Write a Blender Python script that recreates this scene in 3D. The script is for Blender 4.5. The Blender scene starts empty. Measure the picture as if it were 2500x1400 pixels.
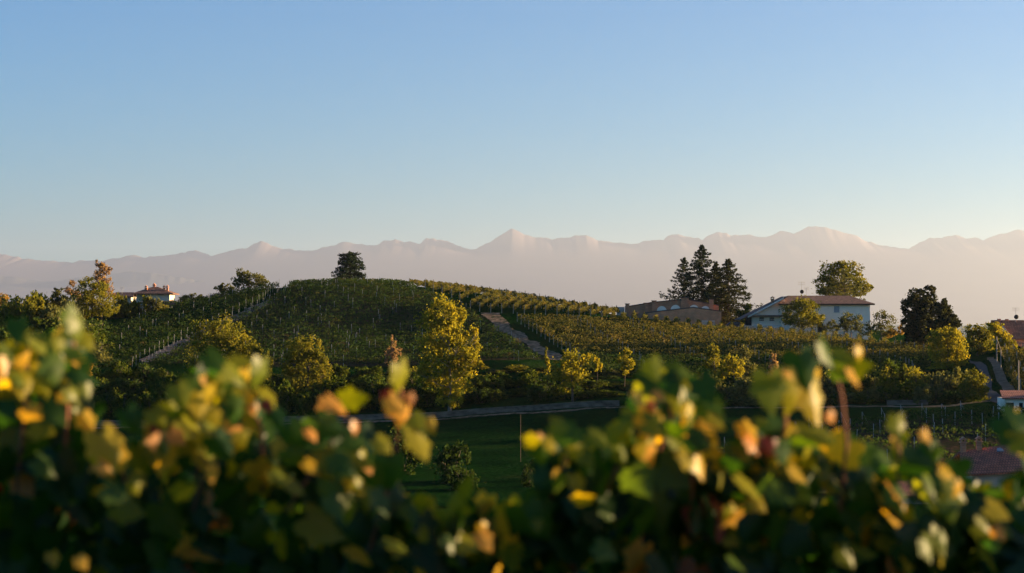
import bpy, math, random
import numpy as np
from mathutils import Vector, Matrix

# ------------------------------------------------------------------ camera, sky, sun, exposure
S = bpy.context.scene
C = S.collection
F = 70.0 / 36.0 * 2500.0            # focal length in photo pixels
PITCH = math.atan(80.0 / F)         # horizon at row 780 of 1400
cam_d = bpy.data.cameras.new("camera")
cam = bpy.data.objects.new("camera", cam_d)
C.objects.link(cam)
cam.location = (0, 0, 0)
cam.rotation_euler = (math.radians(90) + PITCH, 0, 0)
cam_d.lens = 70
cam_d.sensor_width = 36
cam_d.clip_start = 0.1
cam_d.clip_end = 120000
cam_d.dof.use_dof = True
cam_d.dof.focus_distance = 400
cam_d.dof.aperture_fstop = 3.3
cam_d.dof.aperture_blades = 0
S.camera = cam

SUN_EL = math.radians(6.5)
SUN_AZ = math.radians(81.0)         # right of the view direction
SUN_DIR = Vector((math.sin(SUN_AZ) * math.cos(SUN_EL), math.cos(SUN_AZ) * math.cos(SUN_EL), math.sin(SUN_EL)))
W = bpy.data.worlds.new("World")
S.world = W
W.use_nodes = True
wn = W.node_tree
bg = wn.nodes["Background"]
sky = wn.nodes.new("ShaderNodeTexSky")
sky.sky_type = 'NISHITA'
sky.sun_disc = False
sky.sun_elevation = SUN_EL
sky.sun_rotation = SUN_AZ
sky.altitude = 300
sky.air_density = 1.0
sky.dust_density = 0.0
sky.ozone_density = 5.0
tint = wn.nodes.new("ShaderNodeMix")
tint.data_type = 'RGBA'
tint.blend_type = 'MULTIPLY'
tint.inputs[0].default_value = 1.0
tint.inputs[7].default_value = (0.50, 0.82, 0.89, 1)
wn.links.new(sky.outputs[0], tint.inputs[6])
wn.links.new(tint.outputs[2], bg.inputs[0])
bg.inputs[1].default_value = 0.05
sun_d = bpy.data.lights.new("sun", 'SUN')
sun_d.energy = 5.0
sun_d.angle = math.radians(0.5)
sun_d.color = (1.0, 0.70, 0.37)
sun = bpy.data.objects.new("sun", sun_d)
C.objects.link(sun)
sun.rotation_euler = SUN_DIR.to_track_quat('Z', 'Y').to_euler()
S.view_settings.view_transform = 'Standard'
S.view_settings.look = 'None'
S.view_settings.gamma = 1.0
S.view_settings.use_curve_mapping = False
S.view_settings.exposure = 2.6
S.cycles.max_bounces = 6
S.cycles.diffuse_bounces = 2
S.cycles.glossy_bounces = 1
S.cycles.transmission_bounces = 4
S.cycles.volume_bounces = 0
S.cycles.use_denoising = True

# ------------------------------------------------------------------ helpers
rnd = random.Random(7)
rng = np.random.default_rng(11)


def at(px, py, d):
    """world point on the line of sight of photo pixel (px, py) at depth d"""
    u = (px - 1250.0) / F
    v = (700.0 - py) / F
    cp, sp = math.cos(PITCH), math.sin(PITCH)
    y = cp - v * sp
    z = sp + v * cp
    return (u / y * d, d, z / y * d)


def tag(o, label=None, cat=None, group=None, kind=None):
    if label:
        o["label"] = label
    if cat:
        o["category"] = cat
    if group:
        o["group"] = group
    if kind:
        o["kind"] = kind
    return o


def empty(name, loc, label=None, cat=None, group=None, rz=0.0):
    o = bpy.data.objects.new(name, None)
    C.objects.link(o)
    o.location = loc
    o.rotation_euler = (0, 0, rz)
    o.empty_display_size = 0.3
    return tag(o, label, cat, group)


def link(name, me, mat=None, parent=None, loc=(0, 0, 0)):
    o = bpy.data.objects.new(name, me)
    C.objects.link(o)
    if mat is not None and not me.materials:
        me.materials.append(mat)
    o.location = loc
    if parent is not None:
        o.parent = parent
    return o


def np_mesh(name, co, faces_flat, counts, attrs=None, smooth=False):
    me = bpy.data.meshes.new(name)
    co = np.ascontiguousarray(co, dtype=np.float32)
    faces_flat = np.ascontiguousarray(faces_flat, dtype=np.int32)
    counts = np.ascontiguousarray(counts, dtype=np.int32)
    me.vertices.add(len(co))
    me.vertices.foreach_set("co", co.ravel())
    me.loops.add(len(faces_flat))
    me.loops.foreach_set("vertex_index", faces_flat)
    me.polygons.add(len(counts))
    starts = np.concatenate([[0], np.cumsum(counts)[:-1]]).astype(np.int32)
    me.polygons.foreach_set("loop_start", starts)
    if smooth:
        me.polygons.foreach_set("use_smooth", np.ones(len(counts), dtype=bool))
    if attrs:
        for k, (dom, vals) in attrs.items():
            a = me.attributes.new(k, 'FLOAT', dom)
            a.data.foreach_set("value", np.ascontiguousarray(vals, dtype=np.float32))
    me.update(calc_edges=True)
    me.validate()
    return me


class MB:
    """collects boxes, prisms and tubes into one mesh"""

    def __init__(self):
        self.v, self.f = [], []

    def box(self, x0, x1, y0, y1, z0, z1):
        b = len(self.v)
        self.v += [(x0, y0, z0), (x1, y0, z0), (x1, y1, z0), (x0, y1, z0),
                   (x0, y0, z1), (x1, y0, z1), (x1, y1, z1), (x0, y1, z1)]
        self.f += [tuple(b + i for i in q) for q in
                   ((3, 2, 1, 0), (4, 5, 6, 7), (0, 1, 5, 4), (1, 2, 6, 5), (2, 3, 7, 6), (3, 0, 4, 7))]
        return self

    def prism(self, poly, y0, y1):
        """polygon in x, z (counter-clockwise seen from -y) extruded along y"""
        b = len(self.v)
        n = len(poly)
        self.v += [(x, y0, z) for x, z in poly] + [(x, y1, z) for x, z in poly]
        self.f.append(tuple(b + i for i in range(n)))
        self.f.append(tuple(b + n + i for i in reversed(range(n))))
        for i in range(n):
            j = (i + 1) % n
            self.f.append((b + j, b + i, b + n + i, b + n + j))
        return self

    def poly(self, pts):
        b = len(self.v)
        self.v += [tuple(p) for p in pts]
        self.f.append(tuple(range(b, b + len(pts))))
        return self

    def slab(self, pts, t):
        """flat polygon (list of 3D points) given thickness t downward"""
        b = len(self.v)
        n = len(pts)
        self.v += [tuple(p) for p in pts] + [(p[0], p[1], p[2] - t) for p in pts]
        self.f.append(tuple(b + i for i in range(n)))
        self.f.append(tuple(b + n + i for i in reversed(range(n))))
        for i in range(n):
            j = (i + 1) % n
            self.f.append((b + j, b + i, b + n + i, b + n + j))
        return self

    def tube(self, pts, radii, sides=6, cap=True):
        pts = [Vector(p) for p in pts]
        if not hasattr(radii, '__len__'):
            radii = [radii] * len(pts)
        b = len(self.v)
        for i, p in enumerate(pts):
            t = (pts[min(i + 1, len(pts) - 1)] - pts[max(i - 1, 0)]).normalized()
            a = t.cross(Vector((0, 1, 0)) if abs(t.y) < 0.9 else Vector((1, 0, 0))).normalized()
            c = t.cross(a)
            for k in range(sides):
                an = 2 * math.pi * k / sides
                self.v.append(tuple(p + (a * math.cos(an) + c * math.sin(an)) * radii[i]))
        for i in range(len(pts) - 1):
            for k in range(sides):
                k2 = (k + 1) % sides
                self.f.append((b + i * sides + k, b + i * sides + k2, b + (i + 1) * sides + k2, b + (i + 1) * sides + k))
        if cap:
            self.f.append(tuple(b + k for k in reversed(range(sides))))
            self.f.append(tuple(b + (len(pts) - 1) * sides + k for k in range(sides)))
        return self

    def ball(self, c, r, seg=10, rings=6):
        b = len(self.v)
        rx, ry, rz = r if hasattr(r, '__len__') else (r, r, r)
        for i in range(rings + 1):
            th = math.pi * i / rings
            for k in range(seg):
                ph = 2 * math.pi * k / seg
                self.v.append((c[0] + rx * math.sin(th) * math.cos(ph), c[1] + ry * math.sin(th) * math.sin(ph), c[2] + rz * math.cos(th)))
        for i in range(rings):
            for k in range(seg):
                k2 = (k + 1) % seg
                self.f.append((b + i * seg + k, b + (i + 1) * seg + k, b + (i + 1) * seg + k2, b + i * seg + k2))
        return self

    def mesh(self, name, smooth=False):
        me = bpy.data.meshes.new(name)
        me.from_pydata(self.v, [], self.f)
        me.validate()
        if smooth:
            me.polygons.foreach_set("use_smooth", np.ones(len(me.polygons), dtype=bool))
        me.update()
        return me

    def build(self, name, mat, parent=None, loc=(0, 0, 0), smooth=False):
        return link(name, self.mesh(name, smooth), mat, parent, loc)


# ------------------------------------------------------------------ materials
def new_mat(name):
    m = bpy.data.materials.new(name)
    m.use_nodes = True
    nt = m.node_tree
    for n in list(nt.nodes):
        nt.nodes.remove(n)
    out = nt.nodes.new("ShaderNodeOutputMaterial")
    return m, nt, out


def ramp_node(nt, stops):
    r = nt.nodes.new("ShaderNodeValToRGB")
    e = r.color_ramp.elements
    while len(e) < len(stops):
        e.new(0.5)
    for i, (p, c) in enumerate(stops):
        e[i].position = p
        e[i].color = (*c, 1)
    return r


def leaf_mat(name, stops, trans=0.35, tgain=1.6, rough=0.6, gloss=0.0, sat=(1.1, 1.0, 0.5)):
    """leaf: diffuse front, light coming through the blade; colour varies leaf by leaf ('hue' attribute)"""
    m, nt, out = new_mat(name)
    a = nt.nodes.new("ShaderNodeAttribute")
    a.attribute_name = "hue"
    r = ramp_node(nt, stops)
    nt.links.new(a.outputs["Fac"], r.inputs[0])
    d = nt.nodes.new("ShaderNodeBsdfDiffuse")
    t = nt.nodes.new("ShaderNodeBsdfTranslucent")
    nt.links.new(r.outputs[0], d.inputs[0])
    g = nt.nodes.new("ShaderNodeMix")
    g.data_type = 'RGBA'
    g.blend_type = 'MULTIPLY'
    g.inputs[0].default_value = 1.0
    nt.links.new(r.outputs[0], g.inputs[6])
    g.inputs[7].default_value = (tgain * sat[0], tgain * sat[1], tgain * sat[2], 1)
    nt.links.new(g.outputs[2], t.inputs[0])
    mix = nt.nodes.new("ShaderNodeMixShader")
    mix.inputs[0].default_value = trans
    nt.links.new(d.outputs[0], mix.inputs[1])
    nt.links.new(t.outputs[0], mix.inputs[2])
    last = mix
    if gloss > 0:
        gl = nt.nodes.new("ShaderNodeBsdfGlossy")
        gl.inputs["Roughness"].default_value = rough
        gl.inputs[0].default_value = (0.8, 0.8, 0.8, 1)
        m2 = nt.nodes.new("ShaderNodeMixShader")
        m2.inputs[0].default_value = gloss
        nt.links.new(mix.outputs[0], m2.inputs[1])
        nt.links.new(gl.outputs[0], m2.inputs[2])
        last = m2
    nt.links.new(last.outputs[0], out.inputs[0])
    return m


def noise_mat(name, c0, c1, scale=3.0, rough=0.85, detail=5.0, bump=0.0, coord="Object", stops=None, stretch=None):
    m, nt, out = new_mat(name)
    tc = nt.nodes.new("ShaderNodeTexCoord")
    n = nt.nodes.new("ShaderNodeTexNoise")
    n.inputs["Scale"].default_value = scale
    n.inputs["Detail"].default_value = detail
    src = tc.outputs[coord]
    if stretch:
        mp = nt.nodes.new("ShaderNodeMapping")
        mp.inputs["Scale"].default_value = stretch
        nt.links.new(src, mp.inputs[0])
        src = mp.outputs[0]
    nt.links.new(src, n.inputs["Vector"])
    r = ramp_node(nt, stops or [(0.3, c0), (0.7, c1)])
    nt.links.new(n.outputs["Fac"], r.inputs[0])
    p = nt.nodes.new("ShaderNodeBsdfPrincipled")
    p.inputs["Roughness"].default_value = rough
    p.inputs["Specular IOR Level"].default_value = 0.08
    nt.links.new(r.outputs[0], p.inputs["Base Color"])
    if bump:
        b = nt.nodes.new("ShaderNodeBump")
        b.inputs["Strength"].default_value = bump
        nt.links.new(n.outputs["Fac"], b.inputs["Height"])
        nt.links.new(b.outputs[0], p.inputs["Normal"])
    nt.links.new(p.outputs[0], out.inputs[0])
    return m
# ------------------------------------------------------------------ terrain: one sheet through control points, an unseen shading knoll among them
CP = [
    # ridge of the vineyard hill
    (430, 752, 450), (530, 729, 455), (650, 706, 460), (760, 698, 465), (860, 695, 470), (1000, 699, 465), (1100, 709, 460),
    (1250, 729, 455), (1400, 753, 445), (1480, 766, 440),
    # hill face
    (860, 790, 405), (600, 805, 400), (1050, 800, 400), (860, 892, 350), (600, 900, 345), (1100, 892, 345), (400, 905, 345), (1300, 890, 340),
    # edge of the plateau and house terrace
    (1148, 768, 405), (1300, 772, 405), (1480, 782, 402), (1700, 802, 398), (1850, 814, 395), (1960, 824, 392), (2100, 840, 388), (2200, 852, 380),
    (1600, 792, 440), (1750, 796, 435), (1900, 815, 410), (2120, 830, 405), (1700, 800, 480), (2060, 818, 450), (2250, 835, 430), (2450, 845, 420),
    # right block
    (1500, 905, 345), (1700, 915, 340), (1900, 930, 330), (2100, 950, 320), (1600, 850, 370), (1900, 872, 360), (2100, 892, 350),
    # bank above the wall
    (270, 1033, 305), (700, 1023, 305), (1050, 1008, 305), (1500, 983, 300), (1800, 988, 292), (2200, 985, 285),
    (300, 960, 325), (700, 950, 325), (1100, 945, 325), (1500, 940, 320),
    # road line and meadow
    (270, 1045, 300), (700, 1035, 300), (1050, 1020, 300), (1250, 1010, 298), (1500, 995, 295),
    (300, 1100, 255), (700, 1100, 250), (1100, 1100, 250), (1400, 1085, 250), (300, 1180, 205), (700, 1180, 205), (1100, 1180, 205), (1500, 1170, 205),
    # lower right vineyard
    (1700, 1105, 235), (1900, 1063, 255), (2150, 1025, 268), (2300, 1008, 272), (2400, 1002, 270), (2480, 1005, 262),
    (2300, 1100, 220), (2450, 1215, 205), (2420, 1235, 195), (2560, 1220, 200), (2000, 1150, 200), (2200, 1200, 180), (1700, 1200, 190),
    # lane on the right
    (2370, 885, 340), (2400, 940, 305), (2440, 975, 285), (2395, 870, 340), (2465, 960, 290), (2480, 880, 320), (2480, 850, 345),
    (2250, 850, 375), (2330, 870, 355), (2310, 905, 330),
    # left thicket
    (340, 752, 440), (375, 750, 440), (250, 785, 420), (100, 795, 415), (0, 800, 410), (100, 850, 380), (230, 862, 375), (0, 900, 360),
    (100, 950, 330), (0, 1050, 295),
]
pts = [at(*c) for c in CP]
WP = []
for x in (-260, -130, 0, 130, 260):
    WP += [(x, 530, -6.0), (x, 580, -20.0), (x, 640, -38.0)]
for x in (-210, -140, -70, -30, 0, 30, 70, 140, 210):
    k = abs(x) / 210.0
    WP += [(x, -60, -3.0), (x, 0, -1.62), (x, 9, -2.0), (x, 22, -4.2), (x, 60, -9.5), (x, 110, -14.0), (x, 160, -16.6)]
WP += [(-200, 250, -16.5), (-200, 300, -14), (-200, 340, -10), (-200, 380, -5), (-210, 440, -2), (-260, 380, -4), (-260, 300, -12),
       (150, 205, -16), (200, 205, -15), (130, 262, -1.5), (180, 262, 1.5), (92, 250, -10.5), (120, 300, -9), (170, 310, -6), (220, 320, -3), (130, 345, -5),  # includes an unseen knoll off right, raised to shade the lower vineyard
       (180, 360, -4), (140, 420, -5), (220, 420, -4), (-90, 500, 2), (-20, 505, 4), (60, 500, 0), (120, 500, -6), (-160, 500, -2), (200, 500, -8)]
pts = np.array(pts + WP, dtype=float)
P2 = pts[:, :2] / 100.0
n_ = len(P2)


def _tps(r2):
    return np.where(r2 > 1e-12, 0.5 * r2 * np.log(np.maximum(r2, 1e-12)), 0.0)


_K = _tps(((P2[:, None, :] - P2[None, :, :]) ** 2).sum(2)) + np.eye(n_) * 0.0015
_P = np.hstack([np.ones((n_, 1)), P2])
_A = np.block([[_K, _P], [_P.T, np.zeros((3, 3))]])
_sol = np.linalg.solve(_A, np.concatenate([pts[:, 2], np.zeros(3)]))
PLAIN = -95.0


def h_raw(x, y):
    x = np.asarray(x, float)
    y = np.asarray(y, float)
    q = np.stack([np.clip(x, -270, 270).ravel(), np.clip(y, -60, 650).ravel()], 1) / 100.0
    out = np.empty(len(q))
    for i in range(0, len(q), 20000):
        b = q[i:i + 20000]
        r2 = ((b[:, None, :] - P2[None]) ** 2).sum(2)
        out[i:i + 20000] = _tps(r2) @ _sol[:n_] + _sol[n_] + b @ _sol[n_ + 1:]
    out = out.reshape(x.shape)
    # melt into the far plain
    dx = np.maximum(np.abs(x) - 250, 0)
    dy = np.maximum(np.maximum(y - 600, -y - 60), 0)
    t = np.clip(np.hypot(dx, dy) / 900.0, 0, 1)
    t = t * t * (3 - 2 * t)
    return out * (1 - t) + PLAIN * t


def _axis(a, b, step, ends):
    core = list(np.arange(a, b + 1e-6, step))
    lo, hi = [], []
    s, v = step, a
    while v > ends[0]:
        s *= 1.25
        v -= s
        lo.append(v)
    s, v = step, core[-1]
    while v < ends[1]:
        s *= 1.25
        v += s
        hi.append(v)
    return np.array(lo[::-1] + core + hi)


GX = _axis(-170, 170, 1.7, (-16500, 16500))
GY = np.concatenate([_axis(-60, 180, 5.0, (-3000, 180)), _axis(181.7, 560, 1.7, (181, 57000))])
_gx, _gy = np.meshgrid(GX, GY)
_gz = h_raw(_gx, _gy)
_und = (np.sin(_gx * 0.21 + 1.3) * np.sin(_gy * 0.17) + 0.6 * np.sin(_gx * 0.47 + _gy * 0.39)) * 0.10
_gz = _gz + _und * np.clip((_gy - 170) / 40, 0, 1) * (_gy < 600)


def h(x, y):
    """ground height, bilinear on the ground mesh"""
    x = np.asarray(x, float)
    y = np.asarray(y, float)
    i = np.clip(np.searchsorted(GX, x) - 1, 0, len(GX) - 2)
    j = np.clip(np.searchsorted(GY, y) - 1, 0, len(GY) - 2)
    tx = (x - GX[i]) / (GX[i + 1] - GX[i])
    ty = (y - GY[j]) / (GY[j + 1] - GY[j])
    return (_gz[j, i] * (1 - tx) * (1 - ty) + _gz[j, i + 1] * tx * (1 - ty) + _gz[j + 1, i] * (1 - tx) * ty + _gz[j + 1, i + 1] * tx * ty)


def hit(px, py, d0=150.0, d1=700.0):
    """where the line of sight of a photo pixel first meets the ground"""
    ds = np.arange(d0, d1, 0.5)
    a = np.array(at(px, py, 1.0))
    z = a[2] * ds
    below = np.nonzero(z <= h(a[0] * ds, ds))[0]
    d = ds[below[0]] if len(below) else d1
    return (a[0] * d, d, float(h(a[0] * d, d)))


def gpos(px, d):
    """ground point under photo column px at depth d"""
    x = (px - 1250.0) / F * d
    return (x, d, float(h(x, d)))


def poly_in(px, py, poly):
    inside = np.zeros(px.shape, bool)
    n = len(poly)
    for i in range(n):
        x0, y0 = poly[i]
        x1, y1 = poly[(i + 1) % n]
        c = ((y0 > py) != (y1 > py)) & (px < (x1 - x0) * (py - y0) / ((y1 - y0) if y1 != y0 else 1e-9) + x0)
        inside ^= c
    return inside


# bare vineyard soil against grass, as a map in ground coordinates
FACE = [hit(*p)[:2] for p in ((345, 885), (440, 838), (560, 778), (655, 735), (700, 708))] + \
       [gpos(p, 466)[:2] for p in (760, 860, 1000)] + [hit(*p)[:2] for p in ((1100, 735), (1165, 770), (1215, 805), (1290, 850), (1340, 880), (1000, 893), (700, 897))]
_soil = poly_in(_gx, _gy, FACE).astype(float)
_lowv = poly_in(_gx, _gy, [hit(*p)[:2] for p in ((1600, 1150), (1740, 1108), (1900, 1063), (2150, 1025), (2230, 1012))] + [(75, 180), (20, 180)]).astype(float)
_soil = np.maximum(_soil, _lowv)
ny, nx = _gx.shape
idx = np.arange(ny * nx).reshape(ny, nx)
_f = np.stack([idx[:-1, :-1], idx[:-1, 1:], idx[1:, 1:], idx[1:, :-1]], -1).reshape(-1, 4)
me = np_mesh("ground", np.stack([_gx.ravel(), _gy.ravel(), _gz.ravel()], 1), _f.ravel(), np.full(len(_f), 4),
             {"soil": ('POINT', _soil.ravel())}, smooth=True)


def ground_mat():
    m, nt, out = new_mat("ground_grass")
    tc = nt.nodes.new("ShaderNodeTexCoord")
    n1 = nt.nodes.new("ShaderNodeTexNoise")
    n1.inputs["Scale"].default_value = 0.12
    n1.inputs["Detail"].default_value = 8
    n2 = nt.nodes.new("ShaderNodeTexNoise")
    n2.inputs["Scale"].default_value = 1.6
    n2.inputs["Detail"].default_value = 6
    for n in (n1, n2):
        nt.links.new(tc.outputs["Object"], n.inputs["Vector"])
    g1 = ramp_node(nt, [(0.3, (0.004, 0.020, 0.004)), (0.55, (0.008, 0.032, 0.006)), (0.75, (0.026, 0.042, 0.010))])
    nt.links.new(n1.outputs["Fac"], g1.inputs[0])
    g2 = ramp_node(nt, [(0.3, (0.45, 0.5, 0.5)), (0.7, (1.5, 1.35, 1.2))])
    nt.links.new(n2.outputs["Fac"], g2.inputs[0])
    mu = nt.nodes.new("ShaderNodeMix")
    mu.data_type = 'RGBA'
    mu.blend_type = 'MULTIPLY'
    mu.inputs[0].default_value = 1
    nt.links.new(g1.outputs[0], mu.inputs[6])
    nt.links.new(g2.outputs[0], mu.inputs[7])
    s = ramp_node(nt, [(0.38, (0.02, 0.034, 0.012)), (0.55, (0.05, 0.034, 0.02)), (0.75, (0.09, 0.055, 0.036))])
    nt.links.new(n2.outputs["Fac"], s.inputs[0])
    a = nt.nodes.new("ShaderNodeAttribute")
    a.attribute_name = "soil"
    mx = nt.nodes.new("ShaderNodeMix")
    mx.data_type = 'RGBA'
    nt.links.new(a.outputs["Fac"], mx.inputs[0])
    nt.links.new(mu.outputs[2], mx.inputs[6])
    nt.links.new(s.outputs[0], mx.inputs[7])
    p = nt.nodes.new("ShaderNodeBsdfDiffuse")
    nt.links.new(mx.outputs[2], p.inputs["Color"])
    b = nt.nodes.new("ShaderNodeBump")
    b.inputs["Strength"].default_value = 0.6
    b.inputs["Distance"].default_value = 0.3
    nt.links.new(n2.outputs["Fac"], b.inputs["Height"])
    nt.links.new(b.outputs[0], p.inputs["Normal"])
    nt.links.new(p.outputs[0], out.inputs[0])
    return m


ground = link("ground", me, ground_mat())
tag(ground, "green slopes, meadow and plain under the vineyards", "ground", kind="structure")


def strip(name, left, right, mat, lift, sub=1.0, edge=0.1):
    """sheet draped on the ground between two polylines of photo pixels / ground points"""
    def dens(pl, n):
        pl = np.array([p[:2] for p in pl])
        s = np.concatenate([[0], np.cumsum(np.hypot(*np.diff(pl, axis=0).T))])
        t = np.linspace(0, s[-1], n)
        return np.stack([np.interp(t, s, pl[:, 0]), np.interp(t, s, pl[:, 1])], 1)
    L = np.array([p[:2] for p in left])
    n = max(8, int(np.hypot(*np.diff(L, axis=0).T).sum() / sub))
    A, B = dens(left, n), dens(right, n)
    m = 6
    t = np.linspace(0, 1, m)[None, :, None]
    G = A[:, None, :] * (1 - t) + B[:, None, :] * t
    jit = np.convolve(rng.normal(0, edge, n + 4), np.ones(5) / 2.5, 'valid')[:, None, None]
    G = G + jit * np.where((t == 0) | (t == 1), 1.0, 0.0)
    z = h(G[..., 0], G[..., 1]) + lift
    co = np.stack([G[..., 0].ravel(), G[..., 1].ravel(), z.ravel()], 1)
    ii = np.arange(n * m).reshape(n, m)
    f = np.stack([ii[:-1, :-1], ii[:-1, 1:], ii[1:, 1:], ii[1:, :-1]], -1).reshape(-1, 4)
    return link(name, np_mesh(name, co, f.ravel(), np.full(len(f), 4), smooth=True), mat)


MAT_dirt = noise_mat("dirt", (0.13, 0.08, 0.045), (0.25, 0.165, 0.10), 0.9, 0.95, 8, 0.4)
MAT_track = noise_mat("rutted_track", None, None, 1.1, 0.95, 9, 0.4, stops=[(0.36, (0.025, 0.045, 0.014)), (0.44, (0.11, 0.075, 0.042)), (0.58, (0.22, 0.15, 0.09)), (0.75, (0.34, 0.24, 0.15))])
MAT_asphalt = noise_mat("asphalt", (0.055, 0.05, 0.045), (0.10, 0.09, 0.08), 0.8, 0.9, 8)
MAT_rock = noise_mat("pale_clay", (0.07, 0.05, 0.035), (0.30, 0.22, 0.16), 0.7, 0.95, 10, 0.8)
TRACK_L = [hit(*p) for p in ((1170, 765), (1217, 802), (1288, 846), (1345, 880))]
TRACK_R = [hit(*p) for p in ((1216, 765), (1250, 797), (1318, 843), (1384, 879))]
tag(strip("dirt_track", TRACK_L, TRACK_R, MAT_track, 0.04, 0.7, 0.4), "bare brown dirt track climbing between the two vineyard blocks", "track", kind="structure")
SC_L = [hit(*p) for p in ((652, 733), (600, 757), (548, 780), (430, 834), (340, 880))]
SC_R = [hit(*p) for p in ((668, 740), (612, 768), (566, 790), (450, 846), (362, 888))]
tag(strip("eroded_bank", SC_L, SC_R, MAT_rock, 0.06, 0.7, 0.4), "pale eroded clay scar running down the left side of the hill", "bank", kind="structure")
tag(strip("road", [gpos(p, d) for p, d in ((100, 300.2), (700, 300.2), (1250, 298.2), (1520, 295.2), (1800, 289), (2200, 282), (2330, 281), (2400, 287))],
          [gpos(p, d) for p, d in ((100, 298.6), (700, 298.6), (1250, 296.6), (1520, 293.6), (1800, 287.4), (2200, 280.4), (2330, 279), (2420, 283))], MAT_track, 0.04, 0.8, 0.3),
    "narrow grassy cart track along the foot of the retaining wall", "track", kind="structure")
tag(strip("lane", [hit(*p) for p in ((2366, 880), (2372, 888), (2400, 930), (2402, 962), (2415, 978), (2445, 990))],
          [hit(*p) for p in ((2392, 884), (2405, 892), (2420, 930), (2424, 955), (2450, 975), (2500, 984))], MAT_asphalt, 0.05),
    "pale grey lane curving down past the bushes on the right", "lane", kind="structure")
tag(strip("grass_track", [hit(*p) for p in ((2408, 874), (2425, 905), (2445, 945), (2452, 965))],
          [hit(*p) for p in ((2424, 874), (2448, 905), (2474, 945), (2484, 965))], MAT_dirt, 0.05),
    "worn farm track in the grass beside the right vineyard", "track", kind="structure")

# ------------------------------------------------------------------ far mountains
SKYLINE = [(-520, 612), (-300, 596), (-120, 622), (0, 620), (60, 632), (150, 640), (180, 643), (200, 637), (250, 637), (290, 630), (325, 622), (350, 628), (420, 622),
           (475, 612), (495, 618), (520, 626), (560, 614), (590, 607), (602, 607), (620, 596), (635, 588), (655, 596), (690, 607), (740, 613), (780, 608),
           (810, 600), (840, 590), (865, 596), (895, 599), (915, 600), (940, 586), (952, 588), (965, 585), (985, 592), (1000, 590), (1015, 596),
           (1028, 594), (1040, 582), (1060, 583), (1090, 590), (1120, 602), (1150, 611), (1162, 609), (1200, 588), (1225, 572), (1240, 562), (1250, 557), (1265, 565),
           (1290, 577), (1310, 581), (1325, 580), (1340, 585), (1370, 580), (1390, 581), (1400, 575), (1410, 574), (1430, 576), (1460, 588), (1490, 592), (1550, 596),
           (1580, 588), (1600, 586), (1620, 588), (1630, 576), (1655, 572), (1690, 581), (1715, 583), (1735, 573), (1755, 567), (1790, 575),
           (1830, 574), (1855, 580), (1885, 576), (1905, 563), (1935, 572), (1960, 560), (1975, 553), (2000, 555), (2015, 555), (2040, 562), (2080, 572), (2120, 590),
           (2160, 603), (2220, 608), (2250, 590), (2270, 582), (2300, 580), (2320, 575), (2340, 575), (2360, 583), (2380, 579), (2400, 587),
           (2430, 575), (2460, 567), (2490, 561), (2580, 572), (2700, 600), (2850, 570), (3000, 590), (3050, 600)]


def range_mesh(name, prof, D, depth_front, depth_back, mat, seed, rough_amp=0.35, n=900):
    r = np.random.default_rng(seed)
    px = np.linspace(prof[0][0], prof[-1][0], n)
    py = np.interp(px, [p[0] for p in prof], [p[1] for p in prof])
    X = (px - 1250) / F * D
    crest = np.array([at(a, b, D)[2] for a, b in zip(px, py)])
    crest = crest + np.convolve(r.normal(0, 1, n), np.ones(3) / 3, 'same') * 1.8 * D / F
    ys = np.concatenate([-depth_front * np.linspace(1, 0, 34) ** 1.8, np.linspace(0, depth_back, 8)[1:]])
    g = np.where(ys < 0, np.clip(1 + ys / depth_front, 0, 1) ** 1.3, np.clip(1 - ys / depth_back, 0, 1))
    ker = np.hanning(141)
    ker /= ker.sum()
    soft = np.convolve(np.pad(crest, 70, mode='edge'), ker, mode='valid')
    wgt = np.exp(-np.abs(ys) / (depth_front * 0.06))[:, None]
    crest2 = crest[None] * wgt + np.minimum(soft, soft.mean())[None] * (1 - wgt)
    spur = np.zeros((len(ys), n))
    for k in range(7):
        fx = 2 * math.pi * (2 ** k) * r.uniform(0.7, 1.4) / (X[-1] - X[0]) * 3
        fy = r.uniform(0.3, 1.2) * fx
        spur += np.abs(np.sin(X[None, :] * fx + ys[:, None] * fy * r.choice([-1, 1]) + r.uniform(0, 6))) / (1.7 ** k)
    spur = spur / spur.max()
    fall = (1 - g)[:, None] * np.minimum(g, 0.6)[:, None]
    z = PLAIN + (crest2 - PLAIN) * g[:, None] - fall * spur * (crest2 - PLAIN) * rough_amp * 2
    co = np.stack([np.broadcast_to(X, z.shape).ravel(), np.broadcast_to((D + ys)[:, None], z.shape).ravel(), z.ravel()], 1)
    ii = np.arange(z.size).reshape(z.shape)
    f = np.stack([ii[:-1, :-1], ii[:-1, 1:], ii[1:, 1:], ii[1:, :-1]], -1).reshape(-1, 4)
    return link(name, np_mesh(name, co, f.ravel(), np.full(len(f), 4), smooth=True), mat)


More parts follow.
